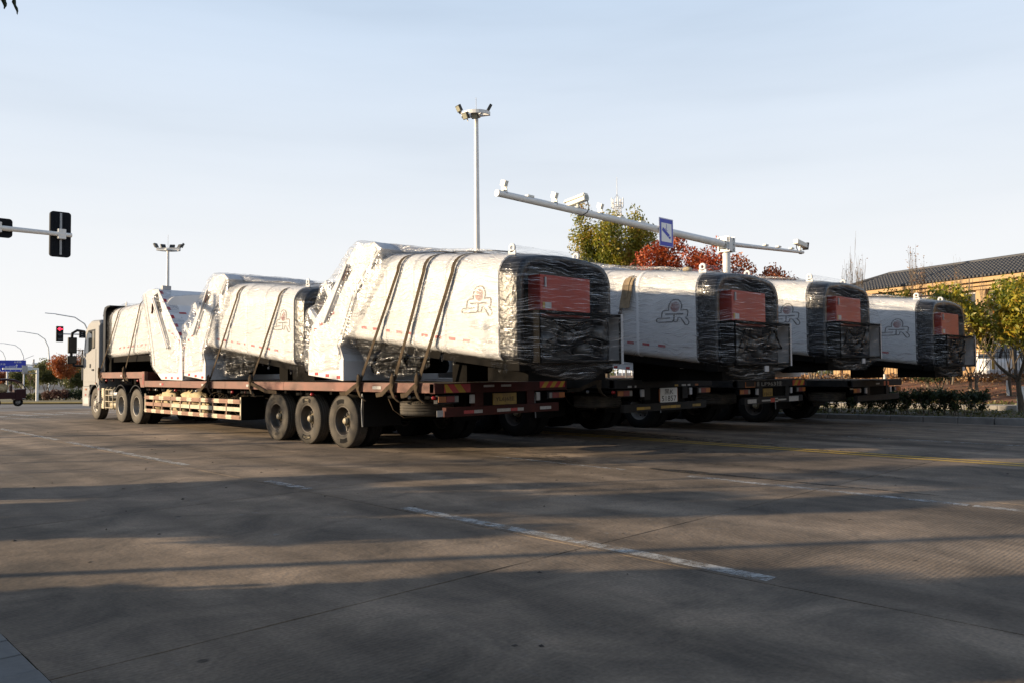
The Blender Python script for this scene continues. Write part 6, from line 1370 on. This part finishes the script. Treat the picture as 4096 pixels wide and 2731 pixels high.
# far verge, hedges and trees of the left background
m = MB(); pa_, pb_ = at(-350, 1602, 78.), at(900, 1604, 60.); fv = []
for f in (0, .2, .4, .6, .8, 1.):
    a = Vector((pa_.x, pa_.y, 0)).lerp(Vector((pb_.x, pb_.y, 0)), f)
    for k, dd in enumerate((0, .02, 60)):
        q = a + Vector((.22, .97, 0)) * dd; fv.append((q.x, q.y, gz(q.x, q.y) + (.0 if k == 0 else .12)))
m.add(fv, [(i * 3 + j, i * 3 + j + 1, i * 3 + j + 4, i * 3 + j + 3) for i in range(5) for j in range(2)]); struct(m.build('far_verge', pm('far_grass', (.13, .11, .045), .95, col2=(.07, .065, .03), scale=.5), org=(0, 0, 0)))
def shrub_row(u0, u1, d, h, mat, label, seed, n=2500, cat='hedge'):
    a, b_ = at(u0, 1590, d), at(u1, 1590, d); zb = gz((a.x + b_.x) / 2, (a.y + b_.y) / 2) + .1; c = (a + b_) / 2; t = thing('low_hedge', (c.x, c.y, zb), label, cat, 'low hedges along the far road'); rg = random.Random(seed); cl = []; m = MB()
    ln = (b_ - a).length; k_ = int(ln / .4)
    for k in range(k_):
        q = a.lerp(b_, (k + .5) / k_) - c; cl.append((q.x, q.y + rg.uniform(-.3, .3), h * rg.uniform(.45, .65), h * .48)); m.tube([(q.x, q.y, 0), (q.x, q.y, h * .6)], .03, 4)
    m.build('stems', BARK, t); leaves('foliage', cl, n, .085, mat, t, seed, .95)
shrub_row(50, 190, 82., .85, L_OLV, 'yellow green low hedge below the lamp posts at the left', 61); shrub_row(180, 262, 80., 1.1, leaf_mat('leaf_purple', [(.05, .02, .016), (.09, .04, .03), (.13, .07, .05)]), 'purple brown low hedge left of the cab', 62); shrub_row(255, 345, 81., 1.2, L_DK, 'dark rounded low hedge next to the cab', 63)
far = [(0, 172, 5.6, L_RUST, 'rust red tree behind the direction sign'), (62, 168, 5.2, L_OLV, 'round olive tree between the three-wheeler and the lamp posts'), (96, 172, 4.8, L_OLV, 'low olive tree right of the round one on the left'), (122, 176, 5.0, L_GREEN, 'small dark tree behind the camera portal'), (182, 90, 4.3, L_OLV, 'olive tree beside the lamp post left of the orange tree'), (205, 94, 4.9, L_GREEN, 'dark green tree right of the lamp post'), (258, 84, 4.7, L_ORG, 'orange autumn tree left of the cab'), (300, 88, 3.5, L_OLV, 'green tree with whitewashed trunk just left of the cab'), (332, 92, 4.9, L_RUST, 'thin brown tree partly hidden by the cab mirror'), (372, 92, 4.6, L_OLV, 'olive tree behind the cab'), (150, 165, 5.6, L_GREEN, 'small green tree between portal post and lamp post')]
for i, (u, d, h, mt, lb) in enumerate(far):
    p = at(u, 1590, d); tree('far_tree', (p.x, p.y, gz(p.x, p.y)), h, h * .34, lb, mt, 4200, .11 * max(1, d / 120), 70 + i, .10, .22, .9 if i % 2 == 0 else 0., lev=2, cs=.62 * max(1, d / 110), group='trees along the far road', k=3, spread=.6)
for i, (u, d, h, lb) in enumerate(((315, 90, 5.9, 'tall bare tree above the orange tree by the cab'), (345, 90, 5.8, 'bare tree crown beside the cab mirror'), (128, 100, 4.4, 'bare sapling in front of the pale tower block'))):
    p = at(u, 1590, d); tree('far_bare_tree', (p.x, p.y, gz(p.x, p.y)), h, 1.6, lb, L_DRY, 150, .1, 90 + i, .07, .3, lev=3, cs=.3, group='bare trees along the far road', bark=BARKL, minr=.018, spread=.4)
m = MB(); p = at(328, 1590, 100.)
tag(MB().tube([(p.x, p.y, gz(p.x, p.y)), (p.x, p.y, at(328, 1397, 100.).z)], .10, 6).bar((p.x - .8, p.y, at(328, 1400, 100.).z), (p.x + .8, p.y, at(328, 1400, 100.).z), .08).build('utility_pole', BARKL), 'thin utility pole with crossbar above the trees by the cab', 'utility pole')
# a far belt of woodland closes the view
rg = random.Random(12); cl = []
for k in range(420): 
    u = rg.uniform(-700, 4700); d = rg.uniform(230, 330); q = at(u, 1500, d); cl.append((q.x, q.y, gz(q.x, q.y) + rg.uniform(1.2, 3.6), rg.uniform(2.0, 3.2)))
o = leaves('far_woodland', cl, 26000, .6, L_OLV, None, 33, .8); o['kind'] = 'stuff'; tag(o, 'low band of distant woodland along the horizon', 'woodland')
# tower blocks with distance haze put into their wall colour, and a crane
PALE = pm('hazed_block', (.60, .63, .68), .8, var=.06)
for u, d, v0, wd, lb in ((112, 620, 1478, 26., 'pale distant tower block left of the portal post'), (150, 650, 1464, 20., 'pale distant tower block behind the portal post')):
    p = at(u, 1500, d); top = at(u, v0, d).z; t = thing('tower_block', (p.x, p.y, -3), lb, 'building', 'pale tower blocks on the horizon', rz=R(-14)); MB().box(-wd / 2, wd / 2, 0, 14, 0, top + 3).build('wall', PALE, t)
    MB().box(-wd * .2, wd * .1, 3, 9, top + 3, top + 6).build('roof_house', PALE, t)
    w0 = None
    for r_ in range(int((top + 3) / 3.2)):
        for c_ in range(int(wd / 4)):
            if w0 is None: w0 = MB().box(0, 1.9, -.12, -.02, 0, 1.6).build('window', pm('far_glass', (.22, .26, .32), .3), t); w0.location = (-wd / 2 + 1, 0, 1)
            else: share(w0, 'window', t, (-wd / 2 + 1 + c_ * 4, 0, 1 + r_ * 3.2))
p = at(134, 1500, 640.); zt2 = at(134, 1450, 640.).z; t = thing('tower_crane', (p.x, p.y, -3), 'distant tower crane over the pale blocks', 'crane'); CR = pm('crane_grey', (.34, .33, .33), .6)
MB().bar((0, 0, 0), (0, 0, zt2 + 6), 1.0).build('mast', CR, t); MB().bar((-26, 0, zt2 + 3), (10, 0, zt2 + .5), .9).build('jib', CR, t); MB().bar((0, 0, zt2 + 9), (-14, 0, zt2 + 2.5), .3).build('stay', CR, t); MB().box(7, 9.5, -1, 1, zt2 - 2, zt2).build('counterweight', CR, t)
# unused prototypes are dropped
for o in _stash:
    if not o.users_collection: pass
